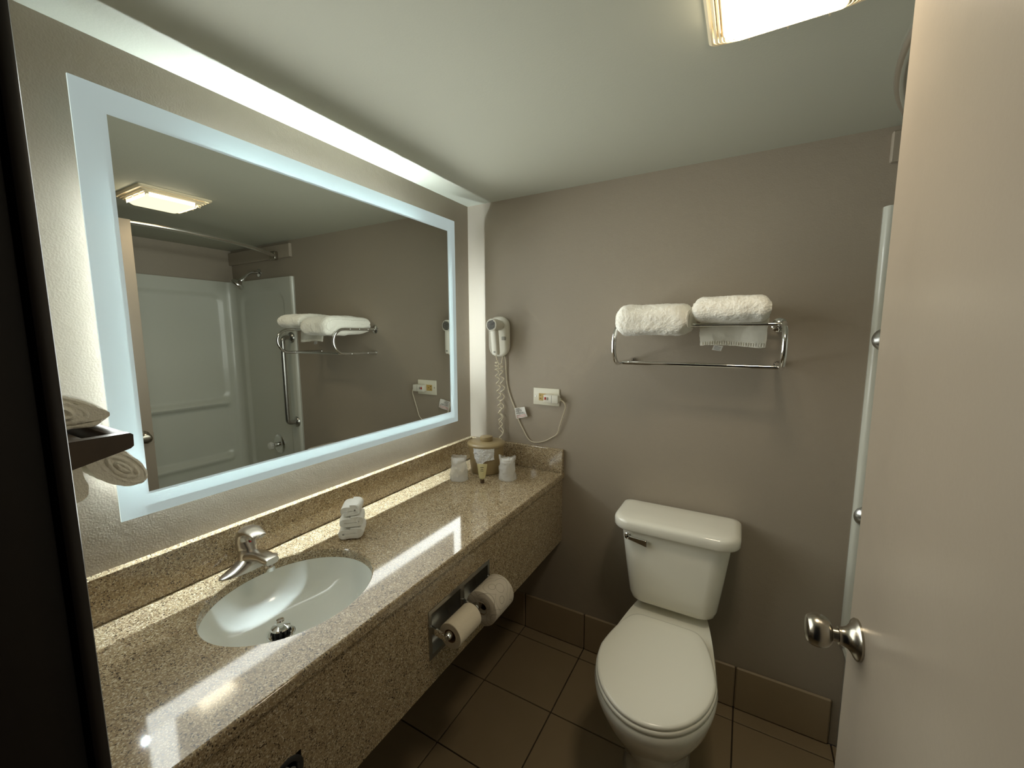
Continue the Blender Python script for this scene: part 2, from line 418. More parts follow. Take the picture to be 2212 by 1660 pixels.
obj('rosette', lathe(NB(), [(.0335, 0), (.0335, .0035), (.031, .006), (.026, .008), (.0185, .014), (.0155, .020), (.0145, .025), (.0145, .028)], KB, dn, 48), M['nickel'], knob)
obj('knob_neck', lathe(NB(), [(.0145, .028), (.0115, .0285), (.0105, .036), (.013, .04)], KB, dn, 32), M['nickel'], knob)
obj('knob_ball', lathe(NB(), [(.011, .036), (.018, .0385), (.0235, .0435), (.0268, .051), (.0274, .058), (.0262, .065), (.0238, .0695), (.0226, .0705), (.0218, .0720), (.0195, .0733), (.015, .0745), (.006, .0752), (.001, .0753)], KB, dn, 48), M['nickel'], knob)
bm = NB(); rings = [[dp(a, b, z) for a, b in ((-.0015, .006), (-.0015, .030), (.001, .030), (.001, .006))] for z in (1.023, 1.081)]
loft(bm, rings); obj('latch_plate', bm, M['nickel'], door)
# hinges
for z in (.25, 1.1, 1.95):
    obj('hinge', lathe(NB(), [(.006, 0), (.006, .09)], dp(W+.004, .004, z), (0, 0, 1), 12), M['nickel'], door)

# ------------------------------------------------------------------ mirror
mir = thing('backlit_mirror', 'large rectangular backlit mirror with a frosted lit border, on the left wall', 'mirror', (0, (MY0+MY1)/2, MZ0))
gb = MXF-.005
obj('mirror_glass', bx((gb, MY0+BAND, MZ0+BAND), (MXF, MY1-BAND, MZ1-BAND)), M['mirror'], mir, smooth=0, label='clear silvered middle of the mirror')
bm = NB()
o4 = [(MY0, MZ0), (MY1, MZ0), (MY1, MZ1), (MY0, MZ1)]; i4 = [(MY0+BAND, MZ0+BAND), (MY1-BAND, MZ0+BAND), (MY1-BAND, MZ1-BAND), (MY0+BAND, MZ1-BAND)]
vo = [[bm.verts.new((x, y, z)) for y, z in L] for x in (gb, MXF) for L in (o4, i4)]
for k in range(4):
    j = (k+1) % 4
    f = bm.faces.new((vo[2][k], vo[2][j], vo[3][j], vo[3][k])); f.material_index = 0       # front, etched
    f = bm.faces.new((vo[0][k], vo[1][k], vo[1][j], vo[0][j])); f.material_index = 1       # back, clear
    f = bm.faces.new((vo[0][k], vo[0][j], vo[2][j], vo[2][k])); f.material_index = 2       # cut edge
    f = bm.faces.new((vo[1][k], vo[3][k], vo[3][j], vo[1][j])); f.material_index = 1
obj('frosted_border', bm, [M['frosted'], M['glass_back'], M['glass_edge']], mir, smooth=0, label='frosted glass border glowing pale blue')
HI = .140
obj('housing', bx((0.001, MY0+HI, MZ0+HI), (gb-.001, MY1-HI, MZ1-HI)), M['white_plastic'], mir, smooth=0)
# unseen lips added to trim the light at the right and bottom edges
lipx = .0296
obj('back_pan_lip', bx((lipx+.0056, MY1-.031, MZ0+.03), (gb-.001, MY1-.029, MZ1-.03)), M['white_plastic'], mir, smooth=0)
obj('back_pan_lip', bx((lipx+.009, MY0+.05, MZ0+.029), (gb-.001, MY1-.031, MZ0+.031)), M['white_plastic'], mir, smooth=0)
def led(a, b, m='led', r=.0035): obj('light_tube', tube(NB(), [a, b], r, 8), M[m], mir)
DL, LX = .12, .010
led((LX, MY0+.25, MZ1-DL), (LX, MY1-.25, MZ1-DL))
led((LX, MY0+.01, MZ0+DL), (LX, MY1-.06, MZ0+DL), 'led_b', .0013)
led((.046, MY0+.10, MZ0+.2), (.046, MY0+.10, MZ1-.2), 'led_l')
led((LX, MY1-DL, MZ0+.2), (LX, MY1-DL, MZ1-.2), 'led_r', .0015)

# ------------------------------------------------------------------ vanity
ZC = .9036; CD = .5655; ZB = 1.0214; BT = .024
van = thing('vanity_counter', 'long tan speckled granite vanity counter with backsplash and deep apron', 'vanity', (0, -.87, .55))
SX, SY, SRX, SRY = .2852, -1.234, .1896, .2129
bm = NB(); y0, y1 = NEAR, 0.
n = 72
def ov(k, rx, ry, z): a = 2*PI*k/n; return V((SX+rx*math.cos(a), SY+ry*math.sin(a), z))
def outer(k, z):
    a = 2*PI*k/n; c, s = math.cos(a), math.sin(a); X0, X1, Y0, Y1 = 0.0, CD-.006, SY-.34, SY+.34
    t = min([((X1-SX)/c if c > 1e-6 else 9e9), ((X0-SX)/c if c < -1e-6 else 9e9), ((Y1-SY)/s if s > 1e-6 else 9e9), ((Y0-SY)/s if s < -1e-6 else 9e9)])
    return V((SX+c*t, SY+s*t, z))
zb_ = ZC-.028
rings = [[outer(k, zb_) for k in range(n)], [ov(k, SRX, SRY, zb_) for k in range(n)], [ov(k, SRX, SRY, ZC-.003) for k in range(n)], [ov(k, SRX+.003, SRY+.003, ZC) for k in range(n)], [outer(k, ZC) for k in range(n)]]
loft(bm, rings, False, False)
def quadbox(a, b): box(bm, a, b)
quadbox((0, y0, zb_), (CD-.006, SY-.34, ZC)); quadbox((0, SY+.34, zb_), (CD-.006, y1, ZC))
# corner fill between oval block and rectangle corners
for (cx_, cy_) in ((0, SY-.34), (CD-.006, SY-.34), (0, SY+.34), (CD-.006, SY+.34)):
    ks = sorted(range(n), key=lambda k: (outer(k, ZC)-V((cx_, cy_, ZC))).length)[:2]
    a, b = outer(ks[0], ZC), outer(ks[1], ZC)
    for z in (ZC, zb_):
        try: bm.faces.new([bm.verts.new((p.x, p.y, z)) for p in (a, b, V((cx_, cy_, 0)))])
        except Exception: pass
# rounded front edge strip
prof = [(CD-.006, ZC)] + [(CD-.006+.006*math.sin(PI/2*k/4), ZC-.006+.006*math.cos(PI/2*k/4)) for k in range(1, 5)] + [(CD, zb_+.002), (CD-.002, zb_), (CD-.006, zb_)]
loft(bm, [[V((x, y, z)) for x, z in prof] for y in (y0, y1)], True, True)
bmesh.ops.remove_doubles(bm, verts=bm.verts, dist=1e-5)
obj('countertop', bm, M['granite'], van, smooth=40)
obj('backsplash', bx((.0005, NEAR, ZC), (BT, 0, ZB), .002, 1), M['granite'], van)
obj('side_splash', bx((BT, -.022, ZC), (CD-.003, 0, ZB), .002, 1), M['granite'], van)
AX = CD-.010; ZA = .5465
# apron with openings for the roll holder and the tissue slot
HY0, HY1, HZ0, HZ1 = -.995, -.690, .640, .775
def apron():
    bm = NB()
    Y = [NEAR, -1.462, -1.402, HY0, HY1, 0]; Zs = [ZA, HZ0, .665, .729, HZ1, zb_-.005]
    for yi in range(5):
        for zi in range(5):
            ya, yb, za, zc_ = Y[yi], Y[yi+1], Zs[zi], Zs[zi+1]
            if yi == 3 and HZ0 <= za and zc_ <= HZ1: continue
            if yi == 1 and za == .665: continue
            box(bm, (AX-.02, ya, za), (AX, yb, zc_))
    bmesh.ops.remove_doubles(bm, verts=bm.verts, dist=1e-6)
    seen = {}
    for f in list(bm.faces):
        k = tuple(sorted(v.index for v in f.verts)) 
    bm.verts.index_update()
    for f in list(bm.faces):
        k = tuple(sorted(v.index for v in f.verts)); seen.setdefault(k, []).append(f)
    bmesh.ops.delete(bm, geom=[f for L in seen.values() if len(L) > 1 for f in L], context='FACES')
    return bm
obj('apron', apron(), M['granite'], van, smooth=0)
obj('apron_end', bx((.02, -.02, ZA), (AX-.02, -.001, zb_), 0), M['granite'], van)

# sink bowl
sink = thing('washbasin', 'white oval undermount basin set into the granite counter', 'sink', (SX, SY, ZC-.16))
def bowl(bm, off=0., flip=False):
    rings = []
    for s, z in ((1.04, -.0285), (1.0, -.0285), (.985, -.04), (.95, -.06), (.88, -.085), (.76, -.108), (.58, -.125), (.36, -.135), (.16, -.138)):
        sc = s
        rings.append([V((SX-.048*max(0, .95-sc)/.95+(SRX*sc+off)*math.cos(2*PI*k/64), SY-.020*max(0, .95-sc)/.95+(SRY*sc+off)*math.sin(2*PI*k/64), ZC+z-off)) for k in range(64)])
    return rings
bm = NB(); R1 = bowl(bm); R2 = bowl(bm, .009)
loft(bm, R1, False, False); loft(bm, R2[::-1], False, False)
va = R1[0]; vb = R2[0]
loft(bm, [R2[0], R1[0]], False, False); loft(bm, [R1[-1], R2[-1]], False, False)
bmesh.ops.remove_doubles(bm, verts=bm.verts, dist=1e-5)
obj('bowl', bm, M['sink'], sink, smooth=60)
DC = V((SX-.042, SY-.018, ZC-.1375))
dr = obj('drain', lathe(NB(), [(.034, -.012), (.034, .001), (.032, .003), (.027, .003), (.026, -.004), (.02, -.006), (.001, -.006)], DC, n=36), M['chrome'], sink)
bm = NB()
for k in range(10):
    a = 2*PI*k/10; box(bm, (DC.x+.019*math.cos(a)-.003, DC.y+.019*math.sin(a)-.003, DC.z-.004), (DC.x+.019*math.cos(a)+.003, DC.y+.019*math.sin(a)+.003, DC.z+.017))
lathe(bm, [(.012, -.004), (.012, .017)], DC, n=20)
obj('stopper_basket', bm, M['black'], dr)
obj('stopper_cap', lathe(NB(), [(.023, .016), (.025, .019), (.023, .022), (.013, .025), (.009, .027), (.0085, .033), (.011, .035), (.0115, .039), (.009, .0425), (.002, .0435)], DC, n=32), M['chrome'], dr)

# ------------------------------------------------------------------ faucet
FY = -1.234; FX = .073
fa = thing('faucet', 'brushed nickel single lever faucet behind the white basin', 'faucet', (FX, FY, ZC))
bm = NB(); rings = []
for i in range(33):
    t = -1+2*i/32; y = FY + .083*t; e = math.sqrt(max(0, 1-abs(t)**2.6))
    hgt = (.013 + .032*math.exp(-(t/.42)**2)) * max(.25, e); wd = (.0265 + .003*math.exp(-(t/.4)**2))*max(.05, e)
    rings.append([V((FX + wd*math.cos(PI*k/14)*(1 if k < 15 else 1), y, ZC + hgt*(max(0, math.sin(PI*k/14))**.75))) for k in range(15)])
loft(bm, rings); obj('base_body', bm, M['faucet'], fa, smooth=50)
bm = NB(); rings = []
for i in range(15):
    t = i/14; x = FX+.005 + .118*t; zc_ = ZC+.036+.018*math.sin(PI*min(1, t*1.05)*.62); hw = .0225-.004*t; hh = .0155-.0045*t
    if t > .93: hw *= .93; hh *= .85
    rings.append([V((x, FY+hw*math.copysign(abs(math.cos(a))**.6, math.cos(a)), zc_+hh*math.copysign(abs(math.sin(a))**.7, math.sin(a)))) for a in [2*PI*k/24 for k in range(24)]])
loft(bm, rings); obj('spout', bm, M['faucet'], fa, smooth=50)
obj('aerator', lathe(NB(), [(.0125, 0), (.0125, .016), (.011, .02)], (FX+.108, FY, ZC+.022), (0, 0, 1), 24), M['chrome'], fa)
obj('valve_column', lathe(NB(), [(.027, .03), (.0255, .048), (.0245, .062), (.0235, .064), (.0235, .066)], (FX-.004, FY, ZC), n=32), M['faucet'], fa)
bm = NB(); C0 = V((FX-.004, FY, ZC))
path = smooth_path([(-.002, 0, .058), (-.006, 0, .085), (.004, .0, .108), (.027, .0, .119), (.05, 0, .118), (.075, 0, .112)], 8)
sec = lambda s: (.0245*(1-s)**.6 + .0145*s**.5 if s < 1 else .0145, .023*(1-s)**1.1 + .0045)
rings = []
F = frames([C0+p for p in path])
for i, (p, a, b) in enumerate(F):
    s = i/(len(F)-1); wv, hv = sec(s)
    tt = (F[min(i+1, len(F)-1)][0]-F[max(i-1, 0)][0]).normalized(); side = V((0, 1, 0)); upv = side.cross(tt) * -1
    if i == len(F)-1: wv *= .75
    rings.append([p + side*wv*math.cos(2*PI*k/20) + upv*hv*math.sin(2*PI*k/20) for k in range(20)])
loft(bm, rings); hd = obj('lever_handle', bm, M['faucet'], fa, smooth=60)
obj('indicator_dot', lathe(NB(), [(.0026, 0), (.0026, .001), (.001, .0015)], C0+V((.0195, 0, .083)), (1, 0, .25), 14), M['red'], fa)

# ------------------------------------------------------------------ things on the counter
def folded_cloth(z0, h, cx_, cy_, rz, L, Wd, seed, turns):
    """a face cloth rolled flat: a real spiral of cloth layers, its folded edges facing the basin"""
    th = h/(2*turns+.7); P = []; nn = int(56*turns)
    for i in range(nn+1):
        q = i/nn; a = PI*.5 - 2*PI*turns*q; f = 1 - q*(1-.30/(turns+.35))
        u = math.copysign(abs(math.cos(a))**.42, math.cos(a))*(Wd/2-th*.5)*(1-(1-f)*h/Wd*.9); v_ = math.copysign(abs(math.sin(a))**.8, math.sin(a))*(h/2-th*.5)*f
        P.append(V((u, v_, 0)))
    A, B = [], []
    for i, p in enumerate(P):
        t = (P[min(i+1, nn)]-P[max(i-1, 0)]).normalized(); n_ = V((-t.y, t.x, 0))
        A.append(p+n_*th*.45); B.append(p-n_*th*.45)
    out = A + B[::-1]; bm = NB(); rings = []; m_ = 16; ca, sa = math.cos(rz), math.sin(rz)
    for j in range(m_+1):
        t = j/m_; row = []
        for i, p in enumerate(out):
            e = (t-.5)*L + (.003*nz((p.x*1, p.y, 0), 60, seed) if j in (0, m_) else 0)
            sq = 1-.05*abs(2*t-1)**4
            row.append(V((cx_+ca*p.x*sq-sa*e, cy_+sa*p.x*sq+ca*e, z0+h/2+p.y+.0022*nz((p.x, e, p.y), 22, seed))))
        rings.append(row)
    RV = loft(bm, rings, False, False); no = len(out)
    for rv in (RV[0], RV[-1]):
        for i in range(nn): bm.faces.new((rv[i], rv[i+1], rv[no-2-i], rv[no-1-i]))
    bmesh.ops.recalc_face_normals(bm, faces=bm.faces)
    displace(bm, ((60, .0012), (260, .0009)), seed); return bm
zc0 = ZC
for i, (h, dx, dy, rz, L, Wd, tn) in enumerate(((.040, 0, 0, .74, .082, .088, 2.6), (.036, -.002, .003, .80, .080, .084, 2.2), (.040, -.004, .006, .70, .074, .072, 2.1))):
    lab = ('white folded washcloth at the bottom of the small stack by the basin', 'white folded washcloth in the middle of the small stack by the basin', 'white folded washcloth on top of the small stack by the basin')[i]
    t = thing('washcloth', lab, 'washcloth', (.175+dx, -.950+dy, zc0), 'folded washcloths on the counter')
    obj('folded_cloth', folded_cloth(zc0+.0012, h, .175+dx, -.950+dy, rz, L, Wd, i*3.1, tn), M['cloth'], t, smooth=50)
    zc0 += h

BC = V((.213, -.166, ZC))
bu = thing('ice_bucket', 'tan plastic ice bucket with lid and round knob in the counter corner', 'bucket', tuple(BC))
def ell(c, rx, ry, z, n_=56): return [V((c.x+rx*math.cos(2*PI*k/n_), c.y+ry*math.sin(2*PI*k/n_), z)) for k in range(n_)]
bm = NB(); loft(bm, [ell(BC, r, r*.95, ZC+z) for r, z in ((.07, 0), (.077, .002), (.079, .008), (.086, .07), (.0915, .133), (.0915, .135), (.080, .135))])
obj('bucket_body', bm, M['bucket'], bu)
bm = NB(); loft(bm, [ell(BC, r, r*.95, ZC+z) for r, z in ((.092, .1352), (.0965, .136), (.0978, .139), (.0975, .144), (.0955, .1475), (.090, .1500), (.084, .1535), (.07, .1555), (.04, .1565))])
lid = obj('bucket_lid', bm, M['bucket'], bu, smooth=50)
bm = NB(); loft(bm, [ell(BC, r, r, ZC+z) for r, z in ((.031, .1555), (.0315, .158), (.0315, .174), (.030, .1775), (.027, .1785))])
obj('lid_knob', bm, M['bucket'], lid)
# liner bag corner hanging out over the rim toward the room
ang0 = math.atan2(CAM.y-BC.y, CAM.x-BC.x) - .18
def liner(u, v):
    a = ang0 + (u-.5)*1.12; low = .062 + .03*math.exp(-((u-.30)/.16)**2) - .02*max(0, u-.55) - .02*max(0, .12-u)/.12
    z = .137 - v*low; r = .0925 + .004 + .006*v*nz((u*3, v*2, 1), 1.7) + .0065*abs(nz((u*9, v*5, 3), 1.3)) - .006*v*.6
    return V((BC.x+r*math.cos(a), BC.y+r*.95*math.sin(a), ZC+z))
bm = NB(); gridsurf(bm, 34, 22, liner); obj('liner_bag', bm, M['liner'], bu, smooth=30, label='crumpled white plastic liner bag hanging out under the lid')

def wrapped_cup(c, lab, seed, rot, ear=1.):
    t = thing('plastic_cup', lab, 'cup', tuple(c), 'upside down wrapped cups')
    bm = NB(); loft(bm, [ell(c, r, r, c.z+z, 40) for r, z in ((.0395, .001), (.0405, .003), (.040, .006), (.0385, .008), (.031, .092), (.029, .098), (.025, .099), (.0245, .096), (.001, .095))], False, False)
    obj('cup_shell', bm, M['cup'], t, smooth=50)
    bm = NB(); nk = 64; rings = []
    for i in range(22):
        v = i/21; z = .001 + .113*v
        row = []
        for k in range(nk):
            a = 2*PI*k/nk
            base = .043 - .010*min(1, v*1.05)
            fl = max(0, (v-.74)/.26)*ear                       # flattened, wider open end of the bag
            rx = base*(1-fl) + .043*fl; ry = base*(1-fl) + .012*fl
            ca, sa = math.cos(a), math.sin(a)
            x, y = rx*ca, ry*sa
            p = (x*1, y*1, z)
            cr = .0055*nz(p, 34, seed) + .003*abs(nz(p, 80, seed+5))
            x *= 1+cr/.04; y *= 1+cr/.03
            zz = z + fl*.010*nz((ca*2, sa*2, 0), 2.2, seed) - (.010*fl*(abs(ca)<.6))
            cr_, sr_ = math.cos(rot), math.sin(rot)
            row.append(V((c.x+x*cr_-y*sr_, c.y+x*sr_+y*cr_, c.z+max(.001, zz))))
        rings.append(row)
    loft(bm, rings, True, False)
    obj('wrapper', bm, M['wrap'], t, smooth=20, label='crinkled clear plastic wrapper')
    return t
wrapped_cup(V((.166, -.332, ZC)), 'plastic wrapped cup left of the tan ice bucket', 1.3, .35, .35)
wrapped_cup(V((.362, -.215, ZC)), 'plastic wrapped cup right of the tan ice bucket', 8.7, .25)
TC = V((.288, -.318, ZC))
tb = thing('lotion_tube', 'small clear toiletry tube standing on a brown cap before the ice bucket', 'toiletry tube', tuple(TC))
obj('tube_cap', lathe(NB(), [(.0095, 0), (.010, .001), (.0095, .016), (.008, .017)], TC, n=24), M['cap'], tb)
bm = NB(); rings = []
ta = .42
for i in range(12):
    t = i/11; rx = .0125 + .0115*t**.8; ry = .0115*(1-t) + .0012; z = .017+.072*t
    if i == 0: rx = ry = .008
    rings.append([TC + V((rx*math.cos(a)*math.cos(ta)-ry*math.sin(a)*math.sin(ta), rx*math.cos(a)*math.sin(ta)+ry*math.sin(a)*math.cos(ta), z)) for a in [2*PI*k/24 for k in range(24)]])
loft(bm, rings); obj('tube_body', bm, M['tube'], tb, smooth=60)
bm = NB()
for z, wd in ((.074, .016), (.066, .012), (.058, .014)):
    t = (z-.017)/.072; ry = .0115*(1-t)+.0018
    c = TC + V((math.sin(ta)*ry, -math.cos(ta)*ry, z)); d = V((math.cos(ta), math.sin(ta), 0))
    vs = [bm.verts.new(c + d*s*wd/2 + V((math.sin(ta), -math.cos(ta), 0))*.0003 + V((0, 0, q))) for s, q in ((-1, -.0012), (1, -.0012), (1, .0012), (-1, .0012))]
    bm.faces.new(vs)
obj('printed_lines', bm, M['ink'], tb, smooth=0)

# ------------------------------------------------------------------ hair dryer
hd_ = thing('hair_dryer', 'white wall mounted hair dryer with coiled cord beside the mirror', 'hair dryer', (.205, 0, 1.57))
bm = NB(); prism(bm, rrect(.142, .262, 1.470, 1.676, [.05, .05, .055, .055], 8), XZ, -.001, -.034, .012, 4)
wb = obj('wall_base', bm, M['white_plastic'], hd_, smooth=50)
bm = NB(); prism(bm, rrect(.226, .250, 1.556, 1.574, .003, 3), XZ, -.0335, -.0365, .001, 2); obj('test_button', bm, M['grey_plastic'], wb)
HC = V((.2185, -.122, 1.6312)); hax = V((-.02, 1, .0)).normalized()
obj('dryer_barrel', lathe(NB(), [(.0255, -.001), (.029, .0), (.0305, .004), (.031, .02), (.0305, .045), (.028, .06), (.024, .09)], HC, hax, 44), M['white_plastic'], hd_, smooth=50)
bm = NB(); lathe(bm, [(.0255, -.0015), (.001, -.0015)], HC, hax, 36, True); gr = obj('intake_grille', bm, M['white_plastic'], hd_)
side = hax.cross(V((0, 0, 1))).normalized()
for k in range(7):
    z = -.019 + .038*k/6; hwid = math.sqrt(max(0, .0225**2-z*z))
    if hwid < .006: continue
    bm = NB(); pts = [HC - hax*.0016 + side*(-hwid + 2*hwid*i/16) + V((0, 0, z + .0016*math.sin((-hwid+2*hwid*i/16)/.0225*3.2))) for i in range(17)]
    tube(bm, pts, .0020, 6); obj('slot', bm, M['black'], gr)
bm = NB(); rings = []
for i in range(14):
    t = i/13; z = 1.606 - .122*t; cx_ = .2215+.006*t; cyy = -.098 + .006*t; rx = .0205-.001*t; ry = .018-.002*t
    if i == 13: rx *= .88; ry *= .85
    rings.append([V((cx_+rx*math.copysign(abs(math.cos(a))**.75, math.cos(a)), cyy+ry*math.copysign(abs(math.sin(a))**.75, math.sin(a)), z)) for a in [2*PI*k/24 for k in range(24)]])
loft(bm, rings); hn = obj('dryer_handle', bm, M['white_plastic'], hd_, smooth=50)
obj('switch', bx((.222, -.1095, 1.494), (.234, -.106, 1.503), .001), M['grey_plastic'], hn)
def coil(P, turns, rad, lead=.08):
    pts = smooth_path(P, 30); m_ = len(pts)
    out = []; F = frames(pts)
    sub = 10
    L = [(F[i][0], F[i][1], F[i][2]) for i in range(m_)]
    nn = turns*14
    for i in range(nn+1):
        s = i/nn*(m_-1); k = min(int(s), m_-2); f = s-k
        p = L[k][0].lerp(L[k+1][0], f); a = L[k][1]; b = L[k][2]
        q = i/nn; am = rad*min(1, max(0, (q-lead)/.05)) * min(1, max(0, (1.0-q)/.02)+.0)
        ph = 2*PI*turns*q
        out.append(p + a*math.cos(ph)*am + b*math.sin(ph)*am)
    return out
bm = NB(); tube(bm, coil([(.2275, -.094, 1.484), (.214, -.06, 1.445), (.200, -.04, 1.40), (.204, -.032, 1.31), (.209, -.030, 1.22), (.214, -.03, 1.13), (.220, -.034, 1.03)], 14, .0095, .12), .0026, 6)
obj('coiled_cord', bm, M['cord'], hd_, smooth=60)
bm = NB(); tube(bm, coil([(.222, -.018, 1.472), (.215, -.022, 1.43), (.217, -.026, 1.39), (.226, -.026, 1.32), (.222, -.026, 1.24), (.216, -.028, 1.15), (.2235, -.034, 1.03)], 10, .0105, .12), .0026, 6)
obj('coiled_cord', bm, M['cord'], hd_, smooth=60)
CP = [(.233, -.014, 1.472), (.2365, -.012, 1.44), (.2365, -.010, 1.4005), (.2417, -.008, 1.3281), (.2616, -.008, 1.2615), (.2842, -.008, 1.2101), (.3061, -.008, 1.1512), (.3387, -.008, 1.0938), (.3657, -.008, 1.0532), (.3977, -.008, 1.0378), (.4498, -.008, 1.047), (.4954, -.008, 1.0718), (.5275, -.008, 1.0969), (.5417, -.010, 1.1404), (.5651, -.012, 1.2117), (.5715, -.014, 1.2394), (.562, -.018, 1.2613), (.545, -.022, 1.270)]
bm = NB(); tube(bm, smooth_path(CP, 6), .0036, 8, .65); pc = obj('power_cord', bm, M['cord'], hd_, smooth=60)
bm = NB(); T4 = [V((.290, -.013, 1.206)), V((.352, -.020, 1.219)), V((.368, -.021, 1.170)), V((.300, -.013, 1.150))]
def tagp(u, v, d=0.): 
    p = (T4[0]*(1-u)+T4[1]*u)*(1-v) + (T4[3]*(1-u)+T4[2]*u)*v
    return p + V((0, -d - .003*math.sin(u*7+v*3), 0))
gridsurf(bm, 12, 8, lambda u, v: tagp(u, v)); tg = obj('warning_tag', bm, M['tag'], pc, smooth=60, label='small white printed warning tag')
# tag print
bm = NB(); bm2 = NB()
def bar(b, u0, u1, v0, v1, d=.0006):
    gridsurf(b, 4, 1, lambda u, v: tagp(u0+(u1-u0)*u, v0+(v1-v0)*v, d))
def tag_print():
    for v0, cells in ((.08, ((.1, .45),)), (.2, ((.1, .6),)), (.32, ((.08, .2), (.24, .4), (.44, .62))), (.47, ((.1, .8),)), (.58, ((.3, .9),))):
        for u0, u1 in cells:
            k = u0
            while k < u1:
                w_ = random.uniform(.02, .06); bar(bm, k, min(u1, k+w_), v0, v0+.06); k += w_+.022
    for v0 in (.72, .86):
        k = .08
        while k < .92:
            w_ = random.uniform(.04, .09); bar(bm2, k, min(.92, k+w_), v0, v0+.05); k += w_+.025
tag_print()
obj('tag_print', bm, M['ink'], pc, smooth=0); obj('tag_print', bm2, M['redink'], pc, smooth=0)
bm = NB(); prism(bm, rrect(.466, .543, 1.2535, 1.2925, .004, 3), XZ, -.0065, -.042, .003, 2); pl = obj('plug', bm, M['white_plastic'], hd_, smooth=40)
bm = NB(); box(bm, (.509, -.0425, 1.2545), (.5105, -.0418, 1.2915)); obj('seam', bm, M['grey_plastic'], pl)
obj('reset_button', bx((.4715, -.044, 1.268), (.4805, -.041, 1.281), .001), M['red'], pl)
obj('reset_button', bx((.484, -.044, 1.268), (.492, -.041, 1.281), .001), M['grey_plastic'], pl)
bm = NB(); prism(bm, rrect(.541, .550, 1.2625, 1.2785, .003, 3), XZ, -.014, -.032, .002, 2); obj('strain_relief', bm, M['white_plastic'], pl)

# ------------------------------------------------------------------ outlet
ou = thing('wall_outlet', 'white wall outlet plate with almond receptacle right of the hair dryer', 'outlet', (.465, 0, 1.277))
bm = NB(); prism(bm, rrect(.394, .536, 1.2335, 1.3195, .003, 3), XZ, 0, -.006, .003, 3); obj('cover_plate', bm, M['plate'], ou, smooth=40)
bm = NB(); prism(bm, rrect(.425, .506, 1.257, 1.2925, .002, 2), XZ, -.005, -.0075, .0006, 1); rc = obj('receptacle', bm, M['ivory'], ou)
bm = NB()
for z in (1.2655, 1.2815): box(bm, (.4305, -.0079, z), (.438, -.0072, z+.003))
obj('slot', bm, M['black'], rc)
obj('ground_hole', lathe(NB(), [(.0026, 0), (.0026, .0006)], (.4505, -.0074, 1.2755), (0, -1, 0), 12), M['black'], rc)
for x in (.408, .522): obj('screw', lathe(NB(), [(.0032, 0), (.003, .0012), (.001, .0016)], (x, -.0058, 1.2765), (0, -1, 0), 14), M['chrome'], ou)

# ------------------------------------------------------------------ chrome towel rack
rk = thing('towel_rack', 'chrome hotel towel rack with shelf bars on the taupe wall above the toilet', 'towel rack', (1.15, 0, 1.54))
RX0, RX1, RZT, RZB, RR = .881, 1.418, 1.618, 1.472, .073
for X in (RX0, RX1):
    P = [V((X, -.004, RZT)), V((X, -.06, RZT)), V((X, -.12, RZT)), V((X, -.18, RZT)), V((X, -.225, RZT))]
    P += [V((X, -.235 - RR*math.sin(PI*k/16), (RZT+RZB)/2 + RR*math.cos(PI*k/16))) for k in range(1, 16)]
    P += [V((X, -.225, RZB)), V((X, -.15, RZB)), V((X, -.07, RZB)), V((X, -.003, RZB))]
    bm = NB(); tube(bm, P, .0085, 16); fr = obj('side_frame', bm, M['chrome'], rk, smooth=60)
    obj('flange', lathe(NB(), [(.026, 0), (.026, .003), (.022, .006), (.012, .009), (.010, .014)], (X, -.0005, RZT), (0, -1, 0), 32), M['chrome'], fr)
    obj('flange', lathe(NB(), [(.012, 0), (.012, .003), (.0095, .008)], (X, -.0005, RZB), (0, -1, 0), 24), M['chrome'], fr)
    for y, z in ((-.195, RZT), (-.128, RZT), (-.062, RZT), (-.19, RZB), (-.07, RZB)):
        sx = -1 if X == RX0 else 1
        obj('bolt', lathe(NB(), [(.004, .007), (.004, .0095), (.0025, .011), (.0005, .0115)], (X, y, z), (sx, 0, 0), 12), M['chrome'], fr)
for y in (-.195, -.128, -.062):
    obj('shelf_bar', tube(NB(), [(RX0, y, RZT), (RX1, y, RZT)], .006, 14), M['chrome'], rk)
obj('towel_bar', tube(NB(), [(RX0, -.19, RZB), (RX1, -.19, RZB)], .0075, 14), M['chrome'], rk)

def towel(outline, x0, x1, seed, nx=96, amp=.006, sag=None, rough=1.):
    """closed (y, z) outline extruded along x with pillow-soft ends"""
    cyy = sum(p[0] for p in outline)/len(outline); czz = sum(p[1] for p in outline)/len(outline)
    bm = NB(); rings = []
    for i in range(nx+1):
        t = 2*i/nx-1; s = max(.55, (1-abs(t)**11)**.5 if abs(t) < 1 else 0)
        x = (x0+x1)/2 + (x1-x0)/2*(t)
        dz = sag(t) if sag else 0
        rings.append([V((x, cyy+(y-cyy)*(.9+.1*s), czz+dz+(z-czz)*s)) for y, z in outline])
    loft(bm, rings)
    displace(bm, ((9, amp), (26, amp*.5), (75, .0014*rough), (210, .0013*rough), (420, .0009*rough)), seed)
    return bm
def soft(P, per=16):
    P = [V((p[0], p[1], 0)) for p in P]; n_ = len(P); out = []
    for i in range(n_):
        p0, p1, p2, p3 = P[i-1], P[i], P[(i+1) % n_], P[(i+2) % n_]
        for k in range(per):
            t = k/per; q = .5*((2*p1)+(p2-p0)*t+(2*p0-5*p1+4*p2-p3)*t*t+(3*p1-p0-3*p2+p3)*t**3); out.append((q.x, q.y))
    return out
t1 = thing('bath_towel', 'white folded terry towel on the left half of the chrome rack, sagging below the bars', 'towel', (1.01, -.18, 1.62), 'towels on the chrome rack')
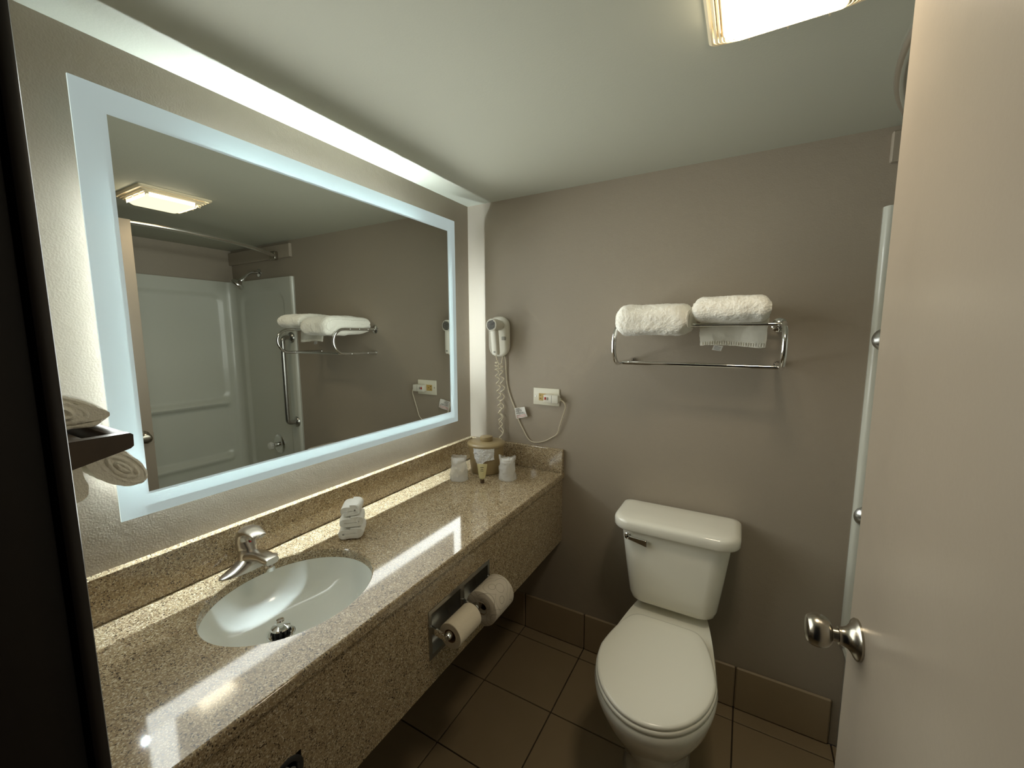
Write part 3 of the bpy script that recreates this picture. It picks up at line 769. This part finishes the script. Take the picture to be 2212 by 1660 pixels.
o1 = soft([(-.345, 1.625), (-.335, 1.665), (-.29, 1.690), (-.20, 1.697), (-.10, 1.690), (-.035, 1.683), (-.028, 1.668), (-.035, 1.655), (-.10, 1.649), (-.035, 1.643), (-.027, 1.63), (-.035, 1.605), (-.10, 1.59), (-.20, 1.583), (-.29, 1.582), (-.335, 1.592)])
obj('terry_body', towel(o1, .893, 1.135, 2.2, amp=.007), M['terry'], t1, smooth=70)
t2 = thing('bath_towel', 'white folded terry towel on the right half of the chrome rack, hem hanging down', 'towel', (1.26, -.18, 1.62), 'towels on the chrome rack')
o2 = soft([(-.335, 1.66), (-.325, 1.69), (-.28, 1.71), (-.20, 1.712), (-.10, 1.706), (-.035, 1.70), (-.028, 1.685), (-.036, 1.669), (-.10, 1.664), (-.036, 1.658), (-.028, 1.642), (-.036, 1.629), (-.10, 1.627), (-.20, 1.627), (-.28, 1.628), (-.322, 1.638)])
obj('terry_body', towel(o2, 1.148, 1.376, 5.9, amp=.006), M['terry'], t2, smooth=70)
def hem(u, v, off=0.):
    x = 1.160+.218*u + .004*(v-.5)*(1 if u > .5 else -1)*0; xx = x + (.006-.012*u)*v
    return V((xx, -.165 - off - .006*math.sin(u*9)*v - .010*v, 1.640 - .098*v + .004*math.sin(u*5.2)*v))
bm = NB(); gridsurf(bm, 40, 20, lambda u, v: hem(u, v, .005)); gridsurf(bm, 40, 20, lambda u, v: hem(1-u, v, -.005))
vsA = [hem(i/40, 1, .005) for i in range(41)]; vsB = [hem(i/40, 1, -.005) for i in range(41)]
loft(bm, [vsA, vsB], False, False, closed=False); 
for u in (0, 1):
    loft(bm, [[hem(u, j/20, .005) for j in range(21)], [hem(u, j/20, -.005) for j in range(21)]], False, False, closed=False)
bmesh.ops.remove_doubles(bm, verts=bm.verts, dist=1e-5); displace(bm, ((18, .004), (60, .002), (160, .0014)), 3)
hm = obj('hanging_hem', bm, M['hem'], t2, smooth=60)
bm = NB()
for i in range(26):
    u = .04+.92*i/25; a, b = hem(u, .86, .0065), hem(u, .97, .0065)
    tube(bm, [a, b], .0016, 5)
obj('hem_ribs', bm, M['hem'], hm)
bm = NB(); gridsurf(bm, 4, 3, lambda u, v: V((1.212+.03*u-.006*v, -.176-.006*v, 1.546 - .018*v-.004*u))); cl = obj('care_tag', bm, M['tag'], t2, smooth=0)
bm = NB()
for v in (.25, .5, .75): gridsurf(bm, 2, 1, lambda u, q: V((1.212+.03*(.15+.7*u)-.006*v, -.1768-.006*v, 1.546-.018*(v+.06*q)-.004*u)))
obj('tag_print', bm, M['ink'], cl, smooth=0)

# ------------------------------------------------------------------ toilet
TCX = 1.106
to = thing('toilet', 'white two piece toilet with its lid closed against the taupe wall', 'toilet', (TCX, -.4, 0))
def half_outline(ctrl, per=8):
    """ctrl: (y, half width) from front tip to back; returns closed outline"""
    P = [V((p[0], p[1], 0)) for p in ctrl]; pts = smooth_path(P, per)
    right = [(TCX+max(0, p.y), p.x) for p in pts]; left = [(TCX-max(0, p.y), p.x) for p in pts[::-1]]
    return right + left
def egg(front, back, wide, hw, nb=2.6, n_=72):
    out = []
    for k in range(n_):
        a = 2*PI*k/n_ - PI/2; c, s = math.cos(a), math.sin(a)
        if s < 0: out.append((TCX+hw*c, wide + (wide-front)*s*1.0))
        else: out.append((TCX+hw*math.copysign(abs(c)**(2/nb), c), wide+(back-wide)*abs(s)**(2/nb)))
    return out
def bowl_ring(front, wide, hw, back, hwb, z, n_=72):
    out = []
    for k in range(n_):
        a = 2*PI*k/n_ - PI/2; c, s = math.cos(a), math.sin(a)
        if s < 0: x, y = hw*c, wide + (wide-front)*s
        else:
            t = abs(s)**.8; y = wide + (back-wide)*t
            sm = t**1.15; hh = hw + (hwb-hw)*sm
            x = math.copysign(hh*(abs(c)**.22), c)
        out.append(V((TCX+x, y, z)))
    return out
rings = [bowl_ring(*p) for p in ((-.585, -.36, .112, -.10, .095, 0.), (-.59, -.36, .116, -.095, .098, .006), (-.575, -.36, .108, -.10, .092, .05), (-.575, -.38, .108, -.10, .088, .12), (-.61, -.42, .122, -.09, .09, .19), (-.665, -.46, .152, -.07, .105, .27), (-.712, -.48, .178, -.05, .125, .34), (-.742, -.49, .192, -.035, .137, .40), (-.748, -.49, .195, -.03, .14, .428), (-.743, -.49, .191, -.033, .137, .438))]
bm = NB(); loft(bm, rings); obj('bowl', bm, M['porcelain'], to, smooth=60)
def slab(outline, z0, z1, bev):
    return prism(NB(), outline, XY, z0, z1, bev, 4)
# seat ring with an opening, then the closed lid
oo = [(p.x, p.y) for p in bowl_ring(-.744, -.49, .192, -.262, .150, 0)]; cyc = -.50
def sc(L, k, dz=0): return [(TCX+(x-TCX)*k, cyc+(y-cyc)*k) for x, y in L]
bm = NB(); R_ = []
for k, z in ((.64, .440), (.985, .440), (1.0, .445), (1.0, .453), (.985, .457), (.64, .457)): R_.append([V((x, y, z)) for x, y in sc(oo, k)])
loft(bm, R_+[R_[0]], False, False); bmesh.ops.remove_doubles(bm, verts=bm.verts, dist=1e-6); obj('seat_ring', bm, M['seat'], to, smooth=60)
ol = [(p.x, p.y) for p in bowl_ring(-.741, -.49, .1885, -.260, .147, 0)]
bm = NB(); R_ = []
for k, z in ((.97, .4585), (.995, .460), (1.0, .4635), (.998, .4675), (.985, .471), (.95, .4735), (.8, .4755), (.5, .4765), (.1, .477)): R_.append([V((x, y, z)) for x, y in sc(ol, k)])
loft(bm, R_); sl = obj('seat_lid', bm, M['seat'], to, smooth=60)
for sx in (-1, 1):
    bm = NB(); prism(bm, rrect(TCX+sx*.075-.02, TCX+sx*.075+.02, -.262, -.240, .007, 4), XY, .437, .452, .004, 3); obj('seat_hinge', bm, M['seat'], to)
# tank
def trect(hw, yf, yb, z, rf, rb): return [V((x, y, z)) for x, y in rrect(TCX-hw, TCX+hw, yf, yb, [rb, rb, rf, rf], 7)]
bm = NB()
loft(bm, [trect(*p) for p in ((.135, -.175, -.045, .470, .04, .02), (.150, -.190, -.035, .474, .05, .025), (.163, -.200, -.028, .484, .055, .03), (.170, -.205, -.022, .505, .06, .03), (.188, -.213, -.018, .64, .06, .03), (.205, -.220, -.016, .78, .06, .03), (.205, -.220, -.016, .797, .06, .03))])
obj('tank', bm, M['porcelain'], to, smooth=50)
bm = NB()
loft(bm, [trect(*p) for p in ((.208, -.222, -.014, .796, .06, .03), (.231, -.243, -.010, .797, .07, .035), (.235, -.247, -.008, .803, .074, .035), (.235, -.247, -.008, .826, .074, .035), (.232, -.244, -.010, .834, .072, .034), (.225, -.237, -.015, .840, .066, .03), (.205, -.217, -.03, .843, .05, .025), (.1, -.15, -.08, .845, .02, .02))])
obj('tank_lid', bm, M['porcelain'], to, smooth=50)
lv = obj('flush_lever', lathe(NB(), [(.013, -.004), (.013, .003), (.009, .006), (.007, .014), (.008, .016), (.004, .0175)], (TCX-.17, -.2185, .765), (0, -1, 0), 24), M['chrome'], to)
bm = NB()
rings = [[V((TCX-.178+.088*t, -.231+dy*(.0035+.001*t), .765-.012*t+dz*(.0055+.0075*t))) for dy, dz in ((-1, -1), (1, -1), (1, 1), (-1, 1))] for t in (0, .15, .5, .9, 1.0)]
loft(bm, rings); bmesh.ops.bevel(bm, geom=list(bm.edges), offset=.001, segments=1, affect='EDGES'); obj('lever_arm', bm, M['chrome'], lv)

# ------------------------------------------------------------------ roll holder and rolls
ho = thing('toilet_paper_holder', 'recessed chrome double toilet paper holder in the granite apron', 'paper holder', (AX, -.8425, .70))
bm = NB(); PY0, PY1, PZ0, PZ1 = -1.005, -.680, .630, .785
def frame_plate(bm, holes, x0, x1):
    ysn = sorted({PY0, PY1, *[h[0] for h in holes], *[h[1] for h in holes]}); zs = sorted({PZ0, PZ1, *[h[2] for h in holes], *[h[3] for h in holes]})
    for a, b in zip(ysn, ysn[1:]):
        for c, d in zip(zs, zs[1:]):
            if any(h[0] <= a and b <= h[1] and h[2] <= c and d <= h[3] for h in holes): continue
            box(bm, (x0, a, c), (x1, b, d))
holes = ((-.993, -.853, .643, .772), (-.832, -.692, .643, .772))
frame_plate(bm, holes, AX, AX+.003)
bmesh.ops.remove_doubles(bm, verts=bm.verts, dist=1e-6); obj('cover_frame', bm, M['steel'], ho, smooth=0)
for h in holes:
    bm = NB(); n2 = 10
    def cav(u, v): 
        a = PI*v
        return V((AX+.0015 - .055*math.sin(a)**.7, h[0]+(h[1]-h[0])*u, (h[2]+h[3])/2 - (h[3]-h[2])/2*math.cos(a)))
    gridsurf(bm, 2, 20, cav)
    for u in (0, 1):
        bm.faces.new([bm.verts.new(cav(u, j/20)) for j in range(21)])
    obj('recess', bm, M['steel'], ho, smooth=50)
RXC, RZC = AX+.052, .712
for y in (-.990, -.842, -.694):
    bm = NB(); loft(bm, [[V((AX-.004+(RXC-AX+.008)*t, y+dy*.0035, .722-.010*t+dz*(.011-.002*t))) for dy, dz in ((-1, -1), (1, -1), (1, 1), (-1, 1))] for t in (0, .3, .7, 1)])
    bmesh.ops.bevel(bm, geom=list(bm.edges), offset=.001, segments=1, affect='EDGES'); obj('arm', bm, M['chrome'], ho)
for ya, yb in ((-.990, -.842), (-.842, -.694)):
    obj('spindle', lathe(NB(), [(.009, .004), (.011, .01), (.012, .02), (.012, yb-ya-.02), (.011, yb-ya-.01), (.009, yb-ya-.004)], (RXC, ya, RZC), (0, 1, 0), 24), M['chrome'], ho)
def roll(nm, lab, y0_, y1_, R, core, matl, dz, dx=0):
    c = V((RXC+dx, y0_, RZC+dz))
    t = thing('toilet_roll', lab, 'toilet paper', (c.x, (y0_+y1_)/2, c.z), 'toilet rolls in the double holder')
    L = y1_-y0_
    bm = NB(); lathe(bm, [(core, 0), (R-.001, 0), (R, .001), (R, L-.001), (R-.001, L), (core, L), (core, 0)], c, (0, 1, 0), 48, False)
    obj('paper_roll', bm, matl, t, smooth=40)
    bm = NB(); lathe(bm, [(core, .0005), (core-.0012, .0005), (core-.0012, L-.0005), (core, L-.0005)], c, (0, 1, 0), 36, False); obj('card_core', bm, M['paper_core'], t)
    return t, c, L
ta_, ca_, La = roll('a', 'small plain used toilet roll in the nearer half of the holder', -.971, -.863, .0385, .0205, M['paper'], -.006)
bm = NB(); gridsurf(bm, 6, 10, lambda u, v: ca_ + V((.0393*math.cos(1.75-v*.9), .001+u*(La-.002), .0393*math.sin(1.75-v*.9)))); obj('loose_sheet', bm, M['paper'], ta_, smooth=60)
tb_, cb_, Lb = roll('b', 'new toilet roll in printed wrapper in the farther half of the holder', -.824, -.712, .0575, .0205, M['wrapper'], -.006, .012)
# wrapped end of the new roll
bm = NB()
def wend(u, v):
    a = 2*PI*u; r = .0572*(1-v) + .012*v; pl_ = .0016*math.sin(a*14+v*5)*(v*(1-v)*4)**.5
    return cb_ + V((r*math.cos(a), -.001-.004*math.sin(PI*v)-abs(pl_)*1.2 + .012*v**3, r*math.sin(a)))
gridsurf(bm, 84, 8, wend); obj('wrapper_end', bm, M['wrapper'], tb_, smooth=40)

# tissue slot under the basin
ti = thing('tissue_dispenser', 'small round black tissue opening low in the granite apron below the basin', 'tissue dispenser', (AX, -1.432, .697))
bm = NB(); R_ = []
for ry, rz_, x in ((.031, .036, 0), (.033, .038, .002), (.030, .035, .004), (.023, .027, .004), (.022, .026, .0)): R_.append([V((AX+x, -1.432+ry*math.cos(2*PI*k/40), .697+rz_*math.sin(2*PI*k/40))) for k in range(40)])
loft(bm, R_, False, False); obj('oval_plate', bm, M['black_plastic'], ti, smooth=50)
bm = NB(); loft(bm, [[V((AX-.004-d, -1.432+.022*math.cos(2*PI*k/32), .697+.026*math.sin(2*PI*k/32))) for k in range(32)] for d in (-.004, .03)], False, True); obj('slot_well', bm, M['black'], ti)
bm = NB(); gridsurf(bm, 18, 12, lambda u, v: V((AX-.012+.03*v - .012*v*v, -1.432-.018+.036*u + .003*math.sin(v*9), .690+.014*math.sin(PI*u)*(1-.3*v) - .05*v*v + .003*math.sin(u*14)))); obj('tissue', bm, M['cloth'], ti, smooth=60)

# ------------------------------------------------------------------ ceiling fan light
FX0, FX1, FYa, FYb = 1.2, 1.50, -1.006, -.714
fn_ = thing('ceiling_fan_light', 'lit square ceiling vent fan light with yellowed louvers', 'ceiling light', ((FX0+FX1)/2, (FYa+FYb)/2, H))
bm = NB()
R_ = []
for d, z in ((0, 0), (0, -.006), (.006, -.012), (.010, -.012), (.010, 0)): R_.append([V((x, y, H+z)) for x, y in rrect(FX0+d, FX1-d, FYa+d, FYb-d, .012, 4)])
loft(bm, R_, False, False); obj('outer_frame', bm, M['grille'], fn_, smooth=30)
for k in range(5):
    d = .014+.0085*k; z = -.014-.005*k; bm = NB(); R_ = []
    for dd_, zz in ((0, 0), (.0045, -.005), (.006, -.004), (.0015, .002)): R_.append([V((x, y, H+z+zz)) for x, y in rrect(FX0+d+dd_, FX1-d-dd_, FYa+d*.9+dd_, FYb-d*.9-dd_, .012, 4)])
    loft(bm, R_+[R_[0]], False, False); bmesh.ops.remove_doubles(bm, verts=bm.verts, dist=1e-6); obj('louver', bm, M['grille'], fn_, smooth=30)
for k in range(3):
    for yy in (FYa+.012, FYb-.056): obj('louver_rib', bx((FX0+.08+.07*k, yy+.012, H-.030), (FX0+.083+.07*k, yy+.034, H-.020)), M['grille'], fn_, smooth=0)
obj('back_box', bx((FX0+.02, FYa+.02, H-.004), (FX1-.02, FYb-.02, H-.001)), M['bucket_dark'], fn_, smooth=0)
LX0, LX1, LY0, LY1 = 1.236, 1.442, -.966, -.778
bm = NB(); R_ = []
for d, z in ((.0, -.010), (-.002, -.036), (.002, -.042), (.008, -.047), (.03, -.049)): R_.append([V((x, y, H+z)) for x, y in rrect(LX0+d, LX1-d, LY0+d, LY1-d, .014, 4)])
loft(bm, R_); obj('lens', bm, M['lens'], fn_, smooth=40, label='glowing yellow-white plastic lens')

# ------------------------------------------------------------------ shower
structure(obj('trim_4', bx((1.685, -.022, 2.136), (XR, 0, 2.230), .003, 1), M['wall']), 'painted board across the shower wall under the ceiling')
def recess_panel(bm, nu, nv, pos, rects, depth, soft_=.018):
    """heightfield: raised face with rounded rectangular recesses"""
    def h(u, v):
        d = 0.
        for (u0, u1, v0, v1, r) in rects:
            qx = abs(u-(u0+u1)/2)-(u1-u0)/2+r; qy = abs(v-(v0+v1)/2)-(v1-v0)/2+r
            sd = math.hypot(max(qx, 0), max(qy, 0)) + min(max(qx, qy), 0) - r
            k = min(1, max(0, .5-sd/soft_)); d = max(d, k*k*(3-2*k))
        return -depth*d
    return h
su = thing('shower_surround', 'white moulded shower wall surround, seen in the mirror', 'shower surround', (2.1, 0, .45))
SZ0, SZ1 = .43, 2.0
# panel on the back wall (faces -y), u = x, v = z
XS0, XS1 = 1.682, XR-.03
def sheet(bm, U, Vv, h, fn):
    vs = [[bm.verts.new(fn(u, v, h(u, v))) for v in Vv] for u in U]
    for i in range(len(U)-1):
        for j in range(len(Vv)-1): bm.faces.new((vs[i][j], vs[i+1][j], vs[i+1][j+1], vs[i][j+1]))
def lin(a, b, n_): return [a+(b-a)*i/n_ for i in range(n_+1)]
hb = recess_panel(None, 0, 0, 0, ((1.795, 2.345, .50, 1.885, .07),), .014, .03)
TH = .024
def back_fn(u, v, d):
    e = max(0, 1-(u-XS0)/.012); return V((u, -TH - d + (TH-.002)*e**2*.8, v))
bm = NB(); sheet(bm, [XS0, XS0+.003, XS0+.006, XS0+.012]+lin(XS0+.02, XS1, 70), lin(SZ0, SZ1, 90), lambda u, v: -hb(u, v)*-1, lambda u, v, d: back_fn(u, v, d))
loft(bm, [[V((x, -TH, SZ1)) for x in lin(XS0+.012, XS1, 4)], [V((x, 0, SZ1)) for x in lin(XS0+.012, XS1, 4)]], False, False, closed=False)
loft(bm, [[V((XS0, -.004, z)) for z in lin(SZ0, SZ1, 4)], [V((XS0, 0, z)) for z in lin(SZ0, SZ1, 4)]], False, False, closed=False)
obj('end_panel', bm, M['acrylic'], su, smooth=50)
# long panel on the right wall (faces -x), u = y, v = z
XW = XR-.03
YS0 = -1.53
hr = recess_panel(None, 0, 0, 0, ((-1.41, -.118, 1.07, 1.895, .07), (-1.41, -.118, .62, 1.025, .05)), .016, .03)
def ledge(v, z0): t = (v-z0)/.024; return .022*math.exp(-t*t)
bm = NB(); sheet(bm, lin(YS0, -TH, 90), lin(SZ0, SZ1, 130), lambda u, v: hr(u, v) + (ledge(v, 1.043)+ledge(v, .592))*min(1, max(0, (-.105-u)/.03))*min(1, max(0, (u+1.42)/.03)), lambda u, v, d: V((XW-d, u, v)))
loft(bm, [[V((XW, y, SZ1)) for y in lin(YS0, 0, 4)], [V((XR, y, SZ1)) for y in lin(YS0, 0, 4)]], False, False, closed=False)
obj('long_panel', bm, M['acrylic'], su, smooth=50)
bm = NB(); loft(bm, [[V((XW-.05*(1-math.cos(a)) - 0, -TH-.05*(1-math.sin(a)), z)) for a in [PI/2*k/8 for k in range(9)]] for z in (SZ0, SZ1)], False, False, closed=False)
obj('corner_cove', bm, M['acrylic'], su, smooth=60)
bt = thing('bathtub', 'white bathtub behind the open door', 'bathtub', (2.08, -.77, 0))
bm = NB(); TX0 = 1.692
R_ = []
for (xa, xb, ya, yb, r, z) in ((TX0+.012, XR-.002, -1.528, -.002, .004, 0), (TX0+.012, XR-.002, -1.528, -.002, .004, .40), (TX0, XR-.002, -1.528, -.002, .01, .415), (TX0+.004, XR-.002, -1.528, -.002, .01, .43), (TX0+.075, XR-.07, -1.45, -.08, .12, .43), (TX0+.09, XR-.085, -1.43, -.095, .12, .415), (TX0+.13, XR-.13, -1.36, -.14, .14, .12), (TX0+.17, XR-.17, -1.3, -.18, .12, .085)):
    R_.append([V((x, y, z)) for x, y in rrect(xa, xb, ya, yb, r, 6)])
loft(bm, R_); obj('tub_shell', bm, M['acrylic'], bt, smooth=40)
# shower rod: bows out into the room
rd = thing('shower_rod', 'curved shower curtain rod under the ceiling, partly behind the open door', 'shower rod', (1.6, -.76, 2.14))
RZ = 2.150
def rodx(y): return 1.845 - .290*(1-((y+.762)/.74)**2)
P = [V((rodx(y), y, RZ)) for y in lin(-.026, -1.528, 48)]
bm = NB(); tube(bm, P, .0118, 16); obj('curved_rod', bm, M['rod'], rd, smooth=60)
bm = NB(); prism(bm, rrect(1.815, 1.875, 2.122, 2.182, .01, 4), XZ, -.0225, -.052, .006, 3); obj('wall_socket', bm, M['nickel'], rd, smooth=40)
# shower head
shh = thing('shower_sprayer', 'chrome shower head on a bent arm, seen in the mirror', 'shower head', (2.12, 0, 2.06))
A0 = V((2.112, -.001, 2.055))
obj('flange', lathe(NB(), [(.03, 0), (.029, .004), (.018, .009), (.011, .011)], A0, (0, -1, 0), 28), M['chrome'], shh)
AP = smooth_path([A0, A0+V((.004, -.04, .0)), A0+V((.008, -.075, -.016)), A0+V((.010, -.105, -.045)), A0+V((.010, -.12, -.062))], 8)
obj('shower_arm', tube(NB(), AP, .0095, 14), M['chrome'], shh, smooth=60)
hdx = V((.30, -.60, -.74)).normalized(); HP = A0+V((.010, -.12, -.062))
hh_ = obj('spray_head', lathe(NB(), [(.012, -.01), (.015, .004), (.015, .014), (.026, .026), (.044, .038), (.049, .046), (.049, .060), (.046, .064)], HP, hdx, 36), M['chrome'], shh, smooth=40)
obj('spray_face', lathe(NB(), [(.045, .062), (.042, .0655), (.012, .064), (.010, .062), (.001, .062)], HP, hdx, 30), M['grey_plastic'], hh_)
# grab bar
gbb = thing('grab_bar', 'vertical satin metal grab bar at the edge of the shower surround', 'grab bar', (1.70, -.03, 1.25))
GX = 1.722; GZ1, GZ0 = 1.566, .942
for z in (GZ1, GZ0): obj('flange', lathe(NB(), [(.040, 0), (.039, .004), (.033, .012), (.024, .018), (.018, .021)], (GX, -TH+.0005, z), (0, -1, 0), 36), M['steel'], gbb, smooth=50)
P = [V((GX, -TH-.01, GZ1)), V((GX, -.06, GZ1))] + [V((GX, -.062-.03*math.sin(a), GZ1-.03*(1-math.cos(a)))) for a in [PI/2*k/8 for k in range(1, 9)]]
P += [V((GX, -.092, GZ1-.03-(GZ1-GZ0-.06)*k/6)) for k in range(1, 6)] + [V((GX, -.062-.03*math.cos(a), GZ0+.03*(1-math.sin(a)))) for a in [PI/2*k/8 for k in range(0, 9)]] + [V((GX, -TH-.01, GZ0))]
obj('bar', tube(NB(), P, .0165, 20), M['steel'], gbb, smooth=60)
# valve
vv = thing('shower_valve', 'round chrome shower valve with clear knob, seen in the mirror', 'shower valve', (1.99, 0, .75)); VC = V((1.985, -TH+.011, .735))
obj('escutcheon', lathe(NB(), [(.075, 0), (.075, .003), (.068, .008), (.04, .012), (.026, .014)], VC, (0, -1, 0), 40), M['chrome'], vv)
obj('valve_stem', lathe(NB(), [(.02, .012), (.019, .045), (.014, .05)], VC, (0, -1, 0), 24), M['chrome'], vv)
obj('valve_knob', lathe(NB(), [(.016, .05), (.028, .056), (.03, .066), (.026, .078), (.014, .082)], VC, (0, -1, 0), 8), M['cup'], vv)

# ------------------------------------------------------------------ towel shelf on the near wall
sh = thing('towel_shelf', 'dark wooden towel shelf reaching in from behind the door jamb', 'towel shelf', (.28, NEAR, 1.42))
for xa, xb in ((.499, .519), (.03, .05)):
    bm = NB(); zt = 1.440
    pr = [(NEAR, zt), (-1.602, zt), (-1.5985, zt-.003), (-1.599, zt-.020), (-1.603, zt-.0235), (NEAR, zt-.058)]
    loft(bm, [[V((x, y, z)) for y, z in pr] for x in (xa, xb)]); bmesh.ops.bevel(bm, geom=[e for e in bm.edges if abs(e.verts[0].co.x-e.verts[1].co.x) < 1e-6], offset=.0012, segments=2, affect='EDGES')
    obj('bracket', bm, M['walnut'], sh, smooth=30)
for ya, yb in ((-1.6205, -1.6005), (-1.664, -1.648), (-1.709, -1.693)):
    obj('rail', bx((.05, ya, 1.417), (.499, yb, 1.4395), .0015, 2), M['walnut'], sh)
bm = NB(); obj('lower_bar', tube(NB(), [(.05, -1.63, 1.404), (.41, -1.63, 1.404)], .006, 10), M['walnut'], sh)
t3 = thing('hand_towel', 'white terry towel lying on the dark wooden shelf, half hidden by the jamb', 'towel', (.27, -1.66, 1.44), 'towels on the wooden shelf')
o3 = soft([(-1.599, 1.449), (-1.599, 1.464), (-1.615, 1.482), (-1.65, 1.500), (-1.69, 1.510), (-1.72, 1.502), (-1.73, 1.478), (-1.722, 1.452), (-1.69, 1.4425), (-1.66, 1.4422), (-1.64, 1.4424), (-1.612, 1.4420)])
obj('terry_body', towel(o3, .085, .44, 4.4, amp=.004, rough=.5), M['terry'], t3, smooth=70)
bm = NB()
for k_, f_ in enumerate((.80, .55, .30)):
    L_ = [V((.4345+.003*k_, -1.662+(y+1.662)*f_, 1.472+(z-1.472)*f_)) for y, z in o3]; tube(bm, L_[::3]+[L_[0]], .0042, 6)
displace(bm, ((120, .0012),), 2); obj('folded_layers', bm, M['terry'], t3, smooth=60)
t4 = thing('hand_towel', 'white terry towel hanging in two thick folds under the dark wooden shelf', 'towel', (.25, -1.62, 1.37), 'towels on the wooden shelf')
o4_ = soft([(-1.632, 1.412), (-1.606, 1.409), (-1.578, 1.396), (-1.556, 1.370), (-1.546, 1.344), (-1.550, 1.326), (-1.568, 1.322), (-1.592, 1.334), (-1.614, 1.354), (-1.627, 1.378), (-1.628, 1.362), (-1.624, 1.340), (-1.630, 1.322), (-1.650, 1.317), (-1.668, 1.330), (-1.672, 1.36), (-1.660, 1.400)], 10)
def drape(outline, x0, x1, seed):
    bm = NB(); rings = []
    cyy = -1.63; czz = 1.385
    for i in range(41):
        t = 2*i/40-1; s = max(.6, (1-abs(t)**8)**.5)
        rings.append([V(((x0+x1)/2+(x1-x0)/2*t, cyy+(y-cyy)*(.75+.25*s), czz+(z-czz)*(.85+.15*s))) for y, z in outline])
    loft(bm, rings); displace(bm, ((20, .003), (120, .0009), (330, .0008)), seed); return bm
obj('terry_body', drape(o4_, .12, .40, 6.), M['terry'], t4, smooth=70)

bm = NB()
for k_, (a_, b_) in enumerate(((.040, .0175), (.026, .0095), (.012, .003))):
    P = []
    for i in range(29):
        q = 2*PI*i/28; u, v = a_*math.cos(q), b_*math.sin(q); th = math.atan2(-.062, .052)
        P.append(V((.3975+.002*k_, -1.581+u*math.cos(th)-v*math.sin(th), 1.362+u*math.sin(th)+v*math.cos(th))))
    tube(bm, P, .0038, 6)
displace(bm, ((120, .0012),), 2); obj('folded_layers', bm, M['terry'], t4, smooth=60)
